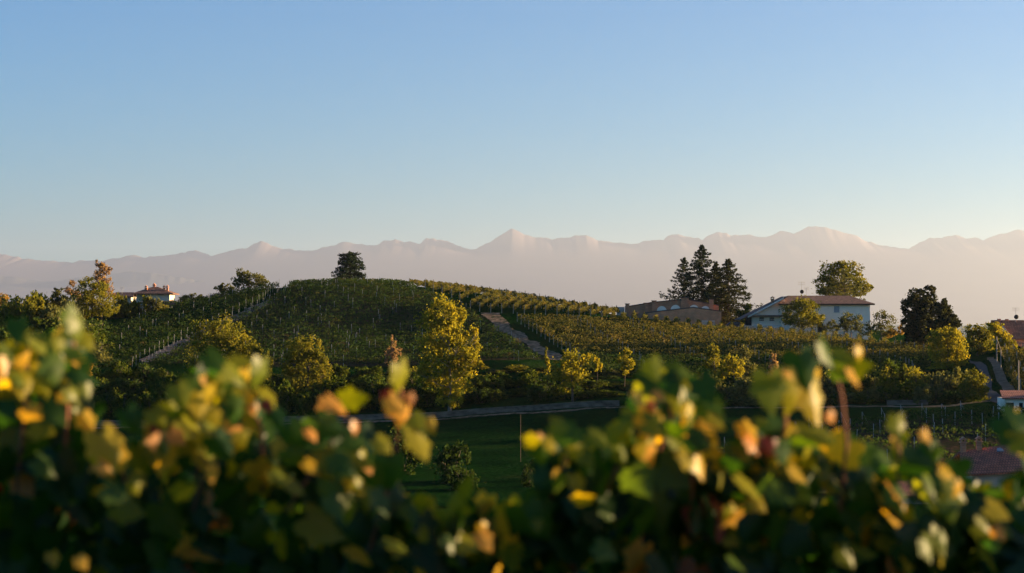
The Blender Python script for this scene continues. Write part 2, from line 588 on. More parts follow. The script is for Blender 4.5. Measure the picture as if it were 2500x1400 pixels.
MAT_mtn = noise_mat("mountain_rock", (0.14, 0.108, 0.106), (0.16, 0.124, 0.122), 0.0008, 0.95, 8)
MAT_hill = noise_mat("wooded_foothill", (0.11, 0.10, 0.09), (0.14, 0.125, 0.11), 0.01, 0.95, 8)
tag(range_mesh("mountains", SKYLINE, 50000, 15000, 5000, MAT_mtn, 3, 0.03), "long jagged mountain range fading into evening haze", "mountains", kind="structure")
FOOT_L = [(-600, 690), (-200, 668), (0, 672), (120, 690), (260, 668), (330, 663), (400, 672), (520, 690), (640, 700), (800, 735), (1000, 790)]
FOOT_R = [(1700, 800), (1950, 775), (2150, 762), (2300, 750), (2420, 738), (2520, 728), (2700, 722), (2900, 740), (3200, 760)]
tag(range_mesh("foothills", FOOT_L, 44000, 6000, 4000, MAT_hill, 5, n=300), "faint low foothill band below the mountains at left", "hills", kind="structure")
tag(range_mesh("foothills", FOOT_R, 43000, 6000, 4000, MAT_hill, 6, n=300), "faint low foothill band below the mountains at right", "hills", kind="structure")

# ------------------------------------------------------------------ haze: one closed box of even air
b = MB().box(min(GX[0], -18600) - 60, max(GX[-1], 18600) + 60, GY[0] - 60, GY[-1] + 60, PLAIN - 12, 2345)
print('EXT', GX[0], GX[-1], GY[0], GY[-1])
hm, hnt, hout = new_mat("evening_haze")
pv = hnt.nodes.new("ShaderNodeVolumePrincipled")
pv.inputs["Color"].default_value = (0.66, 0.76, 0.93, 1)
pv.inputs["Density"].default_value = 0.000023
pv.inputs["Anisotropy"].default_value = 0.52
hnt.links.new(pv.outputs[0], hout.inputs["Volume"])
haze = b.build("haze", hm)
haze["kind"] = "stuff"
# ------------------------------------------------------------------ plants: leaf clouds, trees, bushes, vine rows
def leaf_cloud(pos, size, hue, flat=0.0, out=None, r=None):
    """diamond leaves at pos (N,3); flat pulls their normals upright, out (N,3) adds a preferred normal"""
    r = r or rng
    n = len(pos)
    nm = r.normal(0, 1, (n, 3))
    if out is not None:
        nm = nm + out
    nm[:, 2] += flat * np.sign(nm[:, 2] + 1e-3) * 2
    nm /= np.linalg.norm(nm, axis=1)[:, None] + 1e-9
    a = np.cross(nm, r.normal(0, 1, (n, 3)))
    a /= np.linalg.norm(a, axis=1)[:, None] + 1e-9
    b = np.cross(nm, a)
    s = size if hasattr(size, '__len__') else np.full(n, size)
    s = (s * r.uniform(0.5, 1.0, n) ** 1.0 * r.uniform(0.9, 1.7, n))[:, None]
    w = r.uniform(0.45, 0.75, n)[:, None]
    bend = nm * s * r.uniform(-0.25, 0.25, n)[:, None]
    co = np.stack([pos - a * s, pos + b * s * w + bend, pos + a * s, pos - b * s * w + bend], 1).reshape(-1, 3)
    f = np.arange(4 * n)
    return co, f, np.full(n, 4), {"hue": ('FACE', np.clip(hue, 0, 1))}


def lobe_points(lobes, clumps, per, r, shell=0.55, sig=0.17, density=None):
    """leaf positions in clumps near the surface of ellipsoid lobes (cx,cy,cz,rx,ry,rz)"""
    P, H = [], []
    vol = np.array([l[3] * l[4] + l[3] * l[5] + l[4] * l[5] for l in lobes])
    share = vol / vol.sum()
    for l, s in zip(lobes, share):
        k = max(4, int(clumps * s))
        d = r.normal(0, 1, (k, 3))
        d /= np.linalg.norm(d, axis=1)[:, None]
        rad = (shell + (1 - shell) * r.uniform(0, 1, k) ** 0.7) * r.uniform(0.82, 1.12, k)
        c = np.array(l[:3]) + d * rad[:, None] * np.array(l[3:6])
        m = np.maximum(4, (per * r.uniform(0.4, 1.5, k)).astype(int))
        rep = np.repeat(np.arange(k), m)
        sc = np.array(l[3:6]) * sig
        csz = r.uniform(0.6, 1.3, k)
        P.append(c[rep] + r.normal(0, 1, (len(rep), 3)) * sc * csz[rep][:, None])
        ch = r.normal(0.5, 0.2, k)
        H.append(ch[rep] + r.normal(0, 0.13, len(rep)))
    return np.concatenate(P), np.concatenate(H)


V_GREEN = [(0.0, (0.022, 0.040, 0.008)), (0.5, (0.048, 0.072, 0.012)), (1.0, (0.11, 0.125, 0.018))]
LEAF_green = leaf_mat("leaf_green", V_GREEN)
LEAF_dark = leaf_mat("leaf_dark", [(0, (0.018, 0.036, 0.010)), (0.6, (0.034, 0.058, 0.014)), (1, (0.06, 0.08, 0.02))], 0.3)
LEAF_yellow = leaf_mat("leaf_yellow", [(0, (0.1019, 0.1059, 0.01224)), (0.5, (0.2208, 0.2031, 0.01836)), (1, (0.3736, 0.3002, 0.02754))], 0.4)
LEAF_gold = leaf_mat("leaf_golden_green", [(0, (0.06394, 0.07479, 0.01152)), (0.5, (0.1279, 0.1297, 0.01728)), (1, (0.2238, 0.1911, 0.02592))], 0.38)
LEAF_orange = leaf_mat("leaf_orange", [(0, (0.126, 0.091, 0.0168)), (0.5, (0.238, 0.154, 0.0252)), (1, (0.364, 0.21, 0.042))], 0.4)
LEAF_rust = leaf_mat("leaf_rust", [(0, (0.14, 0.098, 0.056)), (0.5, (0.238, 0.154, 0.084)), (1, (0.308, 0.21, 0.126))], 0.4)
LEAF_olive = leaf_mat("leaf_olive", [(0, (0.049, 0.0588, 0.0224)), (0.5, (0.091, 0.098, 0.035)), (1, (0.154, 0.147, 0.049))], 0.35)
LEAF_conifer = leaf_mat("needles_blue_green", [(0, (0.015, 0.027, 0.015)), (0.6, (0.033, 0.051, 0.03)), (1, (0.0675, 0.0825, 0.048))], 0.15)
LEAF_pine = leaf_mat("needles_dark", [(0, (0.0192, 0.0256, 0.0112)), (0.6, (0.0416, 0.048, 0.0192)), (1, (0.088, 0.0832, 0.032))], 0.18)
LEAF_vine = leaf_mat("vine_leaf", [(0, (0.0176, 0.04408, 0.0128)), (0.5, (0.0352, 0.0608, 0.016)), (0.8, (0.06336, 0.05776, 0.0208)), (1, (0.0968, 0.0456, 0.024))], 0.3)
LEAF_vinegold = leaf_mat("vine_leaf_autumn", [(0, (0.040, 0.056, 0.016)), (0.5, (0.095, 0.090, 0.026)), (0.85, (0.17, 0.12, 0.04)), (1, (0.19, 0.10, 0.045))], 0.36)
MAT_bark = noise_mat("bark", (0.05, 0.04, 0.03), (0.14, 0.11, 0.085), 4, 0.95, 6, 0.5)
MAT_palebark = noise_mat("pale_bark", (0.20, 0.17, 0.14), (0.34, 0.29, 0.25), 4, 0.9, 6, 0.4)


def limb_mesh(base_r, top, lobes, r, lean=0.0):
    """tapered trunk from the origin to 'top' with a limb into each lobe"""
    mb = MB()
    top = Vector(top)
    n = 7
    tp = []
    for i in range(n):
        t = i / (n - 1)
        w = (0.03 * top.z) * math.sin(t * 3.1) * (1 if lean == 0 else lean)
        tp.append((top.x * t + w * 0.4, top.y * t + w * 0.3, top.z * t - (0.3 if i == 0 else 0)))
    mb.tube(tp, [base_r * (1.25 if i == 0 else 1 - 0.8 * i / (n - 1)) for i in range(n)], 7)
    for l in lobes:
        c = Vector(l[:3])
        zs = max(0.25 * top.z, min(0.85 * top.z, c.z - 0.9 * math.hypot(c.x - top.x, c.y - top.y) - 0.3 * l[5]))
        s = Vector(np.array([np.interp(zs, [p[2] for p in tp], [p[k] for p in tp]) for k in range(3)]))
        br = base_r * 0.42 * (1 - 0.5 * zs / max(top.z, .1))
        mid = s.lerp(c, 0.5) + Vector((0, 0, -0.08 * (c - s).length))
        mb.tube([s, mid, c], [br, br * 0.6, br * 0.25], 5)
        for _ in range(4):
            e = c + Vector((r.uniform(-1, 1) * l[3], r.uniform(-1, 1) * l[4], r.uniform(-0.5, 1) * l[5])) * 0.75
            mb.tube([mid.lerp(c, r.uniform(0.2, 1)), e], [br * 0.35, br * 0.08], 4)
    return mb.mesh("trunk", True)


def tree(name, label, base_px, d, lobes_px, mat, clumps=90, per=45, leaf=0.22, trunk=0.22, bark=None, group=None,
         base_z=None, shell=0.55, sig=0.17, seed=1, depth=0.9, cat="tree", top=None, flat=0.0):
    """lobes_px: (px, py, rx, ry) circles of the crown as measured in the photo at depth d"""
    r = np.random.default_rng(seed * 97 + int(base_px))
    x, y, z = gpos(base_px, d)
    if base_z is not None:
        z = base_z
    s = d / F
    lobes = []
    for (px, py, rx, ry) in lobes_px:
        p = at(px, py, d)
        lobes.append((p[0] - x, r.uniform(-0.3, 0.3) * rx * s, p[2] - z, rx * s, rx * s * depth, ry * s))
    root = empty(name, (x, y, z), label, cat, group)
    P, H = lobe_points(lobes, clumps, per, r, shell, sig)
    P[:, 2] = np.maximum(P[:, 2], 0.15)
    link("crown", np_mesh("crown", *leaf_cloud(P, leaf, H, flat, r=r)), mat, root)
    zt = top if top else max(l[2] + 0.3 * l[5] for l in lobes)
    cx = np.average([l[0] for l in lobes], weights=[l[3] for l in lobes])
    link("trunk", limb_mesh(trunk, (cx, 0, zt), lobes, r), bark or MAT_bark, root)
    return root


def conifer(name, label, base_px, d, top_py, half_px, profile, mat, droop=-0.1, whorls=26, per=7, leaf=0.25, base_z=None, seed=1,
            group=None, upturn=0.15, pad=0.22, cards=26, trunk=0.25, clear=0.06, cat="conifer tree", rise0=None, even=False):
    r = np.random.default_rng(seed * 131 + int(base_px))
    x, y, z = gpos(base_px, d)
    if base_z is not None:
        z = base_z
    top = at(base_px, top_py, d)
    Ht = top[2] - z
    R = half_px * d / F
    root = empty(name, (x, y, z), label, cat, group)
    wood = MB()
    wood.tube([(0, 0, -0.3), (0.05, 0, Ht * 0.5), (0, 0, Ht * 0.98)], [trunk * 1.2, trunk * 0.7, 0.03], 7)
    P, H, O = [], [], []
    nb = whorls * per
    for i in range(nb):
        q = (i + r.uniform(0, 1)) / nb
        t = clear + (1 - clear) * q
        L0 = float(np.interp(t, [p[0] for p in profile], [p[1] for p in profile])) * R
        az = i * 2.39996 + r.uniform(-0.5, 0.5)
        L = L0 * (r.uniform(0.6, 1.0) if r.uniform() < 0.5 else r.uniform(0.9, 1.25))
        if even:
            L = L0 * r.uniform(0.82, 1.1)
        dirv = np.array([math.cos(az), math.sin(az)])
        m = max(6, int(cards * (0.25 + L / max(R, .1)) * r.uniform(0.7, 1.25)))
        u = r.uniform(0.06, 1, m) ** 0.8
        rise = (rise0 if rise0 is not None else (0.25 * t)) + r.normal(0, 0.07)
        dr = droop * r.uniform(0.5, 1.5)
        zz = t * Ht + L * (rise * u + dr * u ** 2 * 2 + upturn * u ** 4)
        wdt = pad * L * (1.15 - 0.75 * u) + 0.08
        lat = r.normal(0, 0.55, m) * wdt
        px_ = dirv[0] * u * L - dirv[1] * lat
        py_ = dirv[1] * u * L + dirv[0] * lat
        P.append(np.stack([px_, py_, zz + r.normal(0, 0.07 + 0.03 * L, m) - 0.3 * np.abs(lat)], 1))
        H.append(r.normal(0.45, 0.17) + r.normal(0, 0.14, m))
        e = [(0, 0, t * Ht)] + [(dirv[0] * g_ * L, dirv[1] * g_ * L, t * Ht + L * (rise * g_ + dr * g_ * g_ * 2 + upturn * g_ ** 4)) for g_ in (0.5, 0.95)]
        wood.tube(e, [0.05 * (1.3 - t) + 0.01, 0.03 * (1.3 - t) + 0.008, 0.006], 4, False)
    link("crown", np_mesh("crown", *leaf_cloud(np.concatenate(P), leaf, np.concatenate(H), 0.5, r=r)), mat, root)
    wood.build("trunk", MAT_bark, root)
    return root


# ---- bushes: a few shapes, each copied
def bush_proto(seed, mat, clumps=60, per=26, leaf=0.085, tall=0.9):
    r = np.random.default_rng(seed)
    lobes = [(0, 0, 0.55 * tall, 0.75, 0.75, 0.62 * tall)]
    for _ in range(5):
        a = r.uniform(0, 6.28)
        q = r.uniform(0.25, 0.6)
        lobes.append((math.cos(a) * q, math.sin(a) * q, r.uniform(0.3, 1.0) * tall, r.uniform(0.3, 0.5), r.uniform(0.3, 0.5), r.uniform(0.3, 0.5) * tall))
    P, H = lobe_points(lobes, clumps, per, r, 0.5, 0.2)
    P[:, 2] = np.maximum(P[:, 2], 0.02)
    fm = np_mesh("foliage", *leaf_cloud(P, leaf, H, r=r))
    fm.materials.append(mat)
    w = MB()
    for _ in range(6):
        a = r.uniform(0, 6.28)
        w.tube([(0.05 * math.cos(a), 0.05 * math.sin(a), -0.1), (0.25 * math.cos(a), 0.25 * math.sin(a), 0.5 * tall), (0.45 * math.cos(a), 0.45 * math.sin(a), 1.0 * tall)],
               [0.03, 0.02, 0.006], 4)
    sm = w.mesh("stems", True)
    sm.materials.append(MAT_bark)
    return fm, sm


BUSH = {}
for kind, mat in (("green", LEAF_green), ("dark", LEAF_dark), ("gold", LEAF_gold), ("olive", LEAF_olive), ("rust", LEAF_rust)):
    BUSH[kind] = [bush_proto(10 + i * 3 + len(kind), mat, tall=(0.9, 1.1, 1.35)[i]) for i in range(3)]


def bush(name, kind, px, d, w_px, top_py, label, group=None, base_z=None, cat="bush"):
    x, y, z = gpos(px, d)
    if base_z is not None:
        z = base_z
    s = d / F
    w = w_px * s / 1.0
    ht = max(0.6, at(px, top_py, d)[2] - z)
    i = rnd.randrange(3)
    fm, sm = BUSH[kind][i]
    tall = (0.9, 1.1, 1.35)[i]
    root = empty(name, (x, y, z), label, cat, group, rnd.uniform(0, 6.28))
    for nm, me_ in (("foliage", fm), ("stems", sm)):
        o = link(nm, me_, None, root)
        o.scale = (w, w, ht / (1.25 * tall))
    return root


# ---- vine rows
POST_ME = MB().box(-0.036, 0.036, -0.036, 0.036, -0.2, 1.75).mesh("trellis_post")
MAT_post = noise_mat("weathered_concrete", (0.22, 0.21, 0.20), (0.35, 0.34, 0.32), 2, 0.9)
MAT_wood = noise_mat("grey_wood", (0.22, 0.18, 0.14), (0.38, 0.32, 0.26), 3, 0.9, 5, 0.2, stretch=(1, 1, 0.15))
POST_ME.materials.append(MAT_post)
WPOST_ME = MB().box(-0.07, 0.07, -0.07, 0.07, -0.2, 2.3).mesh("trellis_post")
WPOST_ME.materials.append(MAT_wood)
BRACE_ME = MB().tube([(0, 0, 1.7), (0, -1.2, 0)], 0.03, 4).mesh("brace")
BRACE_ME.materials.append(MAT_post)


def vine_row(line, label, group, mat, dens=14, leaf=0.2, top=1.65, low=0.45, width=0.3, post_gap=6.0, post=None, gaps=0.0, seed=1,
             post_jit=0.0, droop=0.0, post_h=1.0, end_brace=False, clump=0.5):
    """one trellised row along ground points 'line' (list of x, y)"""
    r = np.random.default_rng(seed)
    L = np.array([p[:2] for p in line], float)
    s = np.concatenate([[0], np.cumsum(np.hypot(*np.diff(L, axis=0).T))])
    tot = s[-1]
    if tot < 2:
        return None
    n = int(tot * dens)
    # plants every metre or so, each a clump
    plants = np.arange(0.3, tot, 0.9) + r.normal(0, 0.1, len(np.arange(0.3, tot, 0.9)))
    keep = r.uniform(0, 1, len(plants)) > gaps
    plants = plants[keep]
    if not len(plants):
        return None
    hp = r.uniform(0.75, 1.12, len(plants))
    q = r.integers(0, len(plants), n)
    t = np.clip(plants[q] + r.normal(0, clump, n), 0, tot)
    x = np.interp(t, s, L[:, 0])
    y = np.interp(t, s, L[:, 1])
    tx = np.interp(t, (s[1:] + s[:-1]) / 2, np.diff(L[:, 0]) / np.diff(s))
    ty = np.interp(t, (s[1:] + s[:-1]) / 2, np.diff(L[:, 1]) / np.diff(s))
    u = r.beta(1.6, 1.2, n)
    zz = low + (top * hp[q] - low) * u
    lat = r.normal(0, width, n) * (0.6 + 0.5 * np.sin(u * 3.1))
    x0, y0 = float(L[0, 0]), float(L[0, 1])
    z0 = float(h(x0, y0))
    X = x - ty * lat
    Y = y + tx * lat
    Z = h(X, Y) + zz
    hue = r.normal(0.45, 0.11, len(plants))[q] + r.normal(0, 0.10, n)
    root = empty("vine_row", (x0, y0, z0), label, "vine row", group)
    link("foliage", np_mesh("foliage", *leaf_cloud(np.stack([X - x0, Y - y0, Z - z0], 1), leaf, hue, r=r)), mat, root)
    if post:
        ts = list(np.arange(0.0, tot, post_gap))
        for k, tk in enumerate(ts[:95]):
            tk = min(max(tk + (r.normal(0, post_jit) if k else 0), 0), tot)
            px_, py_ = float(np.interp(tk, s, L[:, 0])), float(np.interp(tk, s, L[:, 1]))
            o = link("trellis_post", post, None, root, (px_ - x0, py_ - y0, float(h(px_, py_)) - z0))
            o.rotation_euler = (r.normal(0, 0.02), r.normal(0, 0.03), 0)
            o.scale = (1, 1, post_h * r.uniform(0.9, 1.1))
        if end_brace:
            o = link("brace", BRACE_ME, None, root, (0, 0, 0))
            o.rotation_euler = (0, 0, math.atan2(L[1, 1] - L[0, 1], L[1, 0] - L[0, 0]) - math.pi / 2 + math.pi)
    return root
# ------------------------------------------------------------------ vineyards
def bound(pixels, extra=()):
    P = [hit(*p)[:2] for p in pixels] + list(extra)
    P = sorted(P, key=lambda p: p[1])
    return np.array(P)


# bounds of the hill face as x over depth y
LB = bound([(380, 884), (450, 843), (566, 785), (668, 738)], [gpos(705, 455)[:2], gpos(720, 470)[:2]])
RB = bound([(1330, 884), (1282, 848), (1212, 805), (1160, 768), (1090, 730)], [gpos(1010, 455)[:2], gpos(980, 470)[:2]])
k = 0
y = 347.0
while y < 472:
    xl = float(np.interp(y, LB[:, 1], LB[:, 0]))
    xr = float(np.interp(y, RB[:, 1], RB[:, 0])) - 0.8
    n = max(6, int((xr - xl) / 4))
    xs = np.linspace(xl, xr, n)
    bowl = 2.0 * np.sin(np.linspace(0, math.pi, n)) + 0.8 * np.sin(xs * 0.11)
    line = [(a, y + b_) for a, b_ in zip(xs, bowl)]
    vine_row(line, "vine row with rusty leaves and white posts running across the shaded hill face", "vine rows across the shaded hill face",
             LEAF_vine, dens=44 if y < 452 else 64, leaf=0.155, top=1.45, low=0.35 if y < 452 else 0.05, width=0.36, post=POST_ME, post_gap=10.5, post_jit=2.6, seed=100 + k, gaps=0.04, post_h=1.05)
    k += 1
    y += 3.3

# block left of the eroded bank: rows running slantwise over the flank
k = 0
for y0 in np.arange(352, 462, 3.6):
    xr = float(np.interp(y0, LB[:, 1], LB[:, 0])) - 2.8
    xl = float(np.interp(y0, [352, 385, 420, 450, 465], [gpos(200, 352)[0], gpos(235, 385)[0], gpos(330, 420)[0], gpos(440, 450)[0], gpos(560, 465)[0]]))
    if xr - xl < 4:
        continue
    n = max(5, int((xr - xl) / 4))
    xs = np.linspace(xr, xl, n)
    line = [(a, y0 + (xr - a) * -0.22) for a in xs]
    vine_row(line, "green vine row slanting over the left flank of the hill beyond the eroded bank", "vine rows on the left flank",
             LEAF_vine, dens=44 if y0 < 445 else 60, leaf=0.155, top=1.45, low=0.3 if y0 < 445 else 0.05, width=0.4, post=POST_ME, post_gap=11.0, post_jit=2.4, seed=200 + k, post_h=1.1)
    k += 1

# rows climbing over the shoulder: seen end-on, sunlit on their right sides
ENDS = [(985, 697), (1000, 700), (1019, 705), (1038, 710), (1058, 717), (1080, 722), (1103, 728), (1123, 738), (1148, 757), (1171, 762), (1198, 764), (1225, 765), (1253, 766), (1280, 767),
        (1306, 768), (1332, 769), (1360, 771), (1387, 774), (1414, 776), (1442, 779), (1470, 781), (1498, 784), (1523, 787), (1549, 789),
        (1575, 791), (1602, 794), (1628, 797), (1652, 799), (1680, 801), (1706, 804), (1733, 807), (1760, 809), (1786, 811), (1812, 813),
        (1855, 817), (1881, 819), (1908, 821), (1934, 823), (1957, 825), (1985, 828), (2012, 831), (2040, 835), (2068, 838), (2098, 841), (2128, 845), (2160, 849)]
for i, (px, py) in enumerate(ENDS):
    p = hit(px, py, 300)
    x0, y0 = p[0], p[1]
    ln = 46 if px < 1300 else (30 if px < 1480 else 12)
    slope = 0.165 if px < 1480 else (px - 1250) / F
    if px >= 1480:
        ln = 7
    line = [(x0 + slope * t, y0 + t) for t in np.linspace(0, ln, max(4, int(ln / 3)))]
    if px < 1480:
        lab, grp = "sunlit vine row climbing over the shoulder of the hill, one end towards the dirt track", "vine rows over the shoulder of the hill"
    else:
        lab, grp = "short narrow vine row seen end-on like a green column before the terrace", "short vine rows seen end-on before the houses"
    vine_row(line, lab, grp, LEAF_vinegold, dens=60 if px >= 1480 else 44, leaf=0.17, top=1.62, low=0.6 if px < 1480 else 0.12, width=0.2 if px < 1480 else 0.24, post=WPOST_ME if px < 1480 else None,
             post_gap=9, seed=300 + i, post_h=0.85, clump=0.35)

# right block below the shoulder: rows running across
RL = bound([(1395, 876), (1332, 840), (1262, 796), (1228, 768)])
k = 0
for y0 in np.arange(338, 400, 2.9):
    xl = float(np.interp(y0, RL[:, 1], RL[:, 0])) + 1.2
    xr = gpos(float(np.interp(y0, [338, 360, 380, 400], [2180, 2290, 2270, 2100])), y0)[0]
    if y0 > 388:
        xr = gpos(2040 + (400 - y0) * 10, y0)[0]
    n = int((xr - xl) / 4)
    xs = np.linspace(xl, xr, n)
    t = (xs - xl) / (xr - xl)
    line = [(a, y0 - 10.0 * q) for a, q in zip(xs, t)]
    vine_row(line, "autumn-tinted vine row running across the slope right of the dirt track", "vine rows across the right slope",
             LEAF_vinegold if y0 > 361 else LEAF_vine, dens=50, leaf=0.14, top=1.5, low=0.4, width=0.36, post=WPOST_ME, post_gap=11.3, post_jit=0.2, seed=400 + k, post_h=0.78, gaps=0.08)  # lower rows take the darker leaf, shade put into their colour
    k += 1

# lower vineyard in the valley on the right
LOW = [(1632, 1145), (1690, 1128), (1735, 1120), (1768, 1110), (1804, 1100), (1845, 1090), (1872, 1084), (1908, 1074), (1942, 1062), (1975, 1053),
       (2055, 1043), (2105, 1037), (2153, 1032), (2200, 1024), (2250, 1020), (2300, 1018), (2345, 1014)]
for i, (px, py) in enumerate(LOW):
    p = hit(px, py, 180)
    line = [(p[0] + 0.55 * t, p[1] - 0.83 * t) for t in np.linspace(0, 46, 14)]
    vine_row(line, "dark vine row in the valley with a white braced end post", "vine rows in the lower valley vineyard",
             LEAF_vine, dens=16, leaf=0.17, top=1.35, width=0.28, post=POST_ME, post_gap=8, post_jit=0.5, seed=500 + i, end_brace=True, post_h=1.05)

# vineyard at the right edge beside the farm track
for i in range(5):
    a = hit(2448 + i * 24, 872 + i * 2, 280)
    b_ = hit(2492 + i * 34, 968 + i * 8, 240)
    line = [(b_[0] + (a[0] - b_[0]) * t, b_[1] + (a[1] - b_[1]) * t) for t in np.linspace(0, 1, 12)]
    vine_row(line, "tall sunlit vine row on wooden posts beside the farm track" if i == 0 else "tall vine row behind the one beside the farm track",
             "tall vine rows at the right edge", LEAF_vinegold, dens=60, leaf=0.15, top=2.0, width=0.3, post=WPOST_ME, post_gap=7, seed=600 + i, end_brace=(i == 0))
# ------------------------------------------------------------------ building materials
def tile_mat(name, c0, c1, scale=1.0, dirx=True):
    m, nt, out = new_mat(name)
    tc = nt.nodes.new("ShaderNodeTexCoord")
    br = nt.nodes.new("ShaderNodeTexBrick")
    br.offset = 0.5
    br.inputs["Scale"].default_value = 1.0 * scale
    br.inputs["Mortar Size"].default_value = 0.035
    br.inputs["Brick Width"].default_value = 0.28
    br.inputs["Row Height"].default_value = 0.36
    br.inputs["Color1"].default_value = (*c0, 1)
    br.inputs["Color2"].default_value = (*c1, 1)
    br.inputs["Mortar"].default_value = (c0[0] * 0.35, c0[1] * 0.35, c0[2] * 0.35, 1)
    br.inputs["Bias"].default_value = 0.1
    mp = nt.nodes.new("ShaderNodeMapping")
    nt.links.new(tc.outputs["Object"], mp.inputs[0])
    nt.links.new(mp.outputs[0], br.inputs["Vector"])
    n = nt.nodes.new("ShaderNodeTexNoise")
    n.inputs["Scale"].default_value = 1.3
    n.inputs["Detail"].default_value = 6
    nt.links.new(tc.outputs["Object"], n.inputs["Vector"])
    r = ramp_node(nt, [(0.3, (0.6, 0.6, 0.62)), (0.7, (1.2, 1.15, 1.1))])
    nt.links.new(n.outputs["Fac"], r.inputs[0])
    mu = nt.nodes.new("ShaderNodeMix")
    mu.data_type = 'RGBA'
    mu.blend_type = 'MULTIPLY'
    mu.inputs[0].default_value = 1
    nt.links.new(br.outputs["Color"], mu.inputs[6])
    nt.links.new(r.outputs[0], mu.inputs[7])
    p = nt.nodes.new("ShaderNodeBsdfPrincipled")
    p.inputs["Roughness"].default_value = 0.85
    nt.links.new(mu.outputs[2], p.inputs["Base Color"])
    bp = nt.nodes.new("ShaderNodeBump")
    bp.inputs["Strength"].default_value = 0.7
    bp.inputs["Distance"].default_value = 0.05
    nt.links.new(br.outputs["Fac"], bp.inputs["Height"])
    bp.invert = True
    nt.links.new(bp.outputs[0], p.inputs["Normal"])
    nt.links.new(p.outputs[0], out.inputs[0])
    return m


def brick_mat(name, c0, c1):
    m, nt, out = new_mat(name)
    tc = nt.nodes.new("ShaderNodeTexCoord")
    mp = nt.nodes.new("ShaderNodeMapping")
    mp.inputs["Rotation"].default_value = (math.radians(90), 0, 0)
    nt.links.new(tc.outputs["Object"], mp.inputs[0])
    br = nt.nodes.new("ShaderNodeTexBrick")
    br.inputs["Scale"].default_value = 1.0
    br.inputs["Brick Width"].default_value = 0.5
    br.inputs["Row Height"].default_value = 0.17
    br.inputs["Mortar Size"].default_value = 0.015
    br.inputs["Color1"].default_value = (*c0, 1)
    br.inputs["Color2"].default_value = (*c1, 1)
    br.inputs["Mortar"].default_value = (0.45, 0.26, 0.15, 1)
    nt.links.new(mp.outputs[0], br.inputs["Vector"])
    n = nt.nodes.new("ShaderNodeTexNoise")
    n.inputs["Scale"].default_value = 0.7
    n.inputs["Detail"].default_value = 6
    nt.links.new(tc.outputs["Object"], n.inputs["Vector"])
    r = ramp_node(nt, [(0.3, (0.75, 0.75, 0.75)), (0.7, (1.15, 1.12, 1.1))])
    nt.links.new(n.outputs["Fac"], r.inputs[0])
    mu = nt.nodes.new("ShaderNodeMix")
    mu.data_type = 'RGBA'
    mu.blend_type = 'MULTIPLY'
    mu.inputs[0].default_value = 1
    nt.links.new(br.outputs["Color"], mu.inputs[6])
    nt.links.new(r.outputs[0], mu.inputs[7])
    p = nt.nodes.new("ShaderNodeBsdfPrincipled")
    p.inputs["Roughness"].default_value = 0.9
    nt.links.new(mu.outputs[2], p.inputs["Base Color"])
    nt.links.new(p.outputs[0], out.inputs[0])
    return m


MAT_white = noise_mat("white_plaster", (0.93, 0.71, 0.54), (0.98, 0.79, 0.63), 0.9, 0.9, 8, stretch=(1, 1, 0.4))
MAT_cream = noise_mat("cream_plaster", (0.60, 0.48, 0.35), (0.70, 0.58, 0.44), 0.9, 0.9, 8, stretch=(1, 1, 0.4))
MAT_greywall = noise_mat("grey_plaster", (0.44, 0.38, 0.31), (0.58, 0.51, 0.42), 0.9, 0.9, 8, stretch=(1, 1, 0.4))
MAT_brick = brick_mat("red_brick", (0.50, 0.17, 0.08), (0.60, 0.24, 0.115))
MAT_palebrick = brick_mat("tan_brick", (0.66, 0.24, 0.11), (0.76, 0.31, 0.15))
MAT_brown_tile = tile_mat("brown_roof_tiles", (0.15, 0.075, 0.05), (0.23, 0.115, 0.075))
MAT_red_tile = tile_mat("red_roof_tiles", (0.30, 0.09, 0.045), (0.42, 0.14, 0.075))
MAT_dark = noise_mat("dark_opening", (0.015, 0.015, 0.017), (0.03, 0.03, 0.03), 1, 0.6)
MAT_shutter = noise_mat("grey_shutter", (0.26, 0.28, 0.31), (0.34, 0.36, 0.38), 6, 0.6)
MAT_metal = noise_mat("grey_metal", (0.30, 0.31, 0.32), (0.42, 0.43, 0.44), 5, 0.5)
MAT_coping = noise_mat("dark_coping", (0.09, 0.06, 0.05), (0.14, 0.09, 0.07), 3, 0.8)
MAT_trim = noise_mat("cream_trim", (0.55, 0.48, 0.40), (0.68, 0.60, 0.50), 3, 0.8)
MAT_glass = noise_mat("dim_glass", (0.10, 0.12, 0.14), (0.16, 0.19, 0.21), 1, 0.2)
MAT_orange_brick = brick_mat("orange_brick", (0.42, 0.16, 0.08), (0.50, 0.21, 0.11))
MAT_concrete = noise_mat("old_concrete", (0.09, 0.062, 0.042), (0.23, 0.17, 0.12), 0.8, 0.95, 9, 0.3, stretch=(1, 1, 3))


def hip_roof(mb, x0, x1, y0, y1, z, rise, ridge0, ridge1, t=0.18, ridge_y=None):
    """hipped roof slabs over the rectangle, ridge from ridge0 to ridge1 in x"""
    ym = (y0 + y1) / 2 if ridge_y is None else ridge_y
    a, b, c, d = (x0, y0, z), (x1, y0, z), (x1, y1, z), (x0, y1, z)
    e, f = (ridge0, ym, z + rise), (ridge1, ym, z + rise)
    mb.slab([a, b, f, e], t)
    mb.slab([c, d, e, f], t)
    mb.slab([b, c, f], t)
    mb.slab([d, a, e], t)


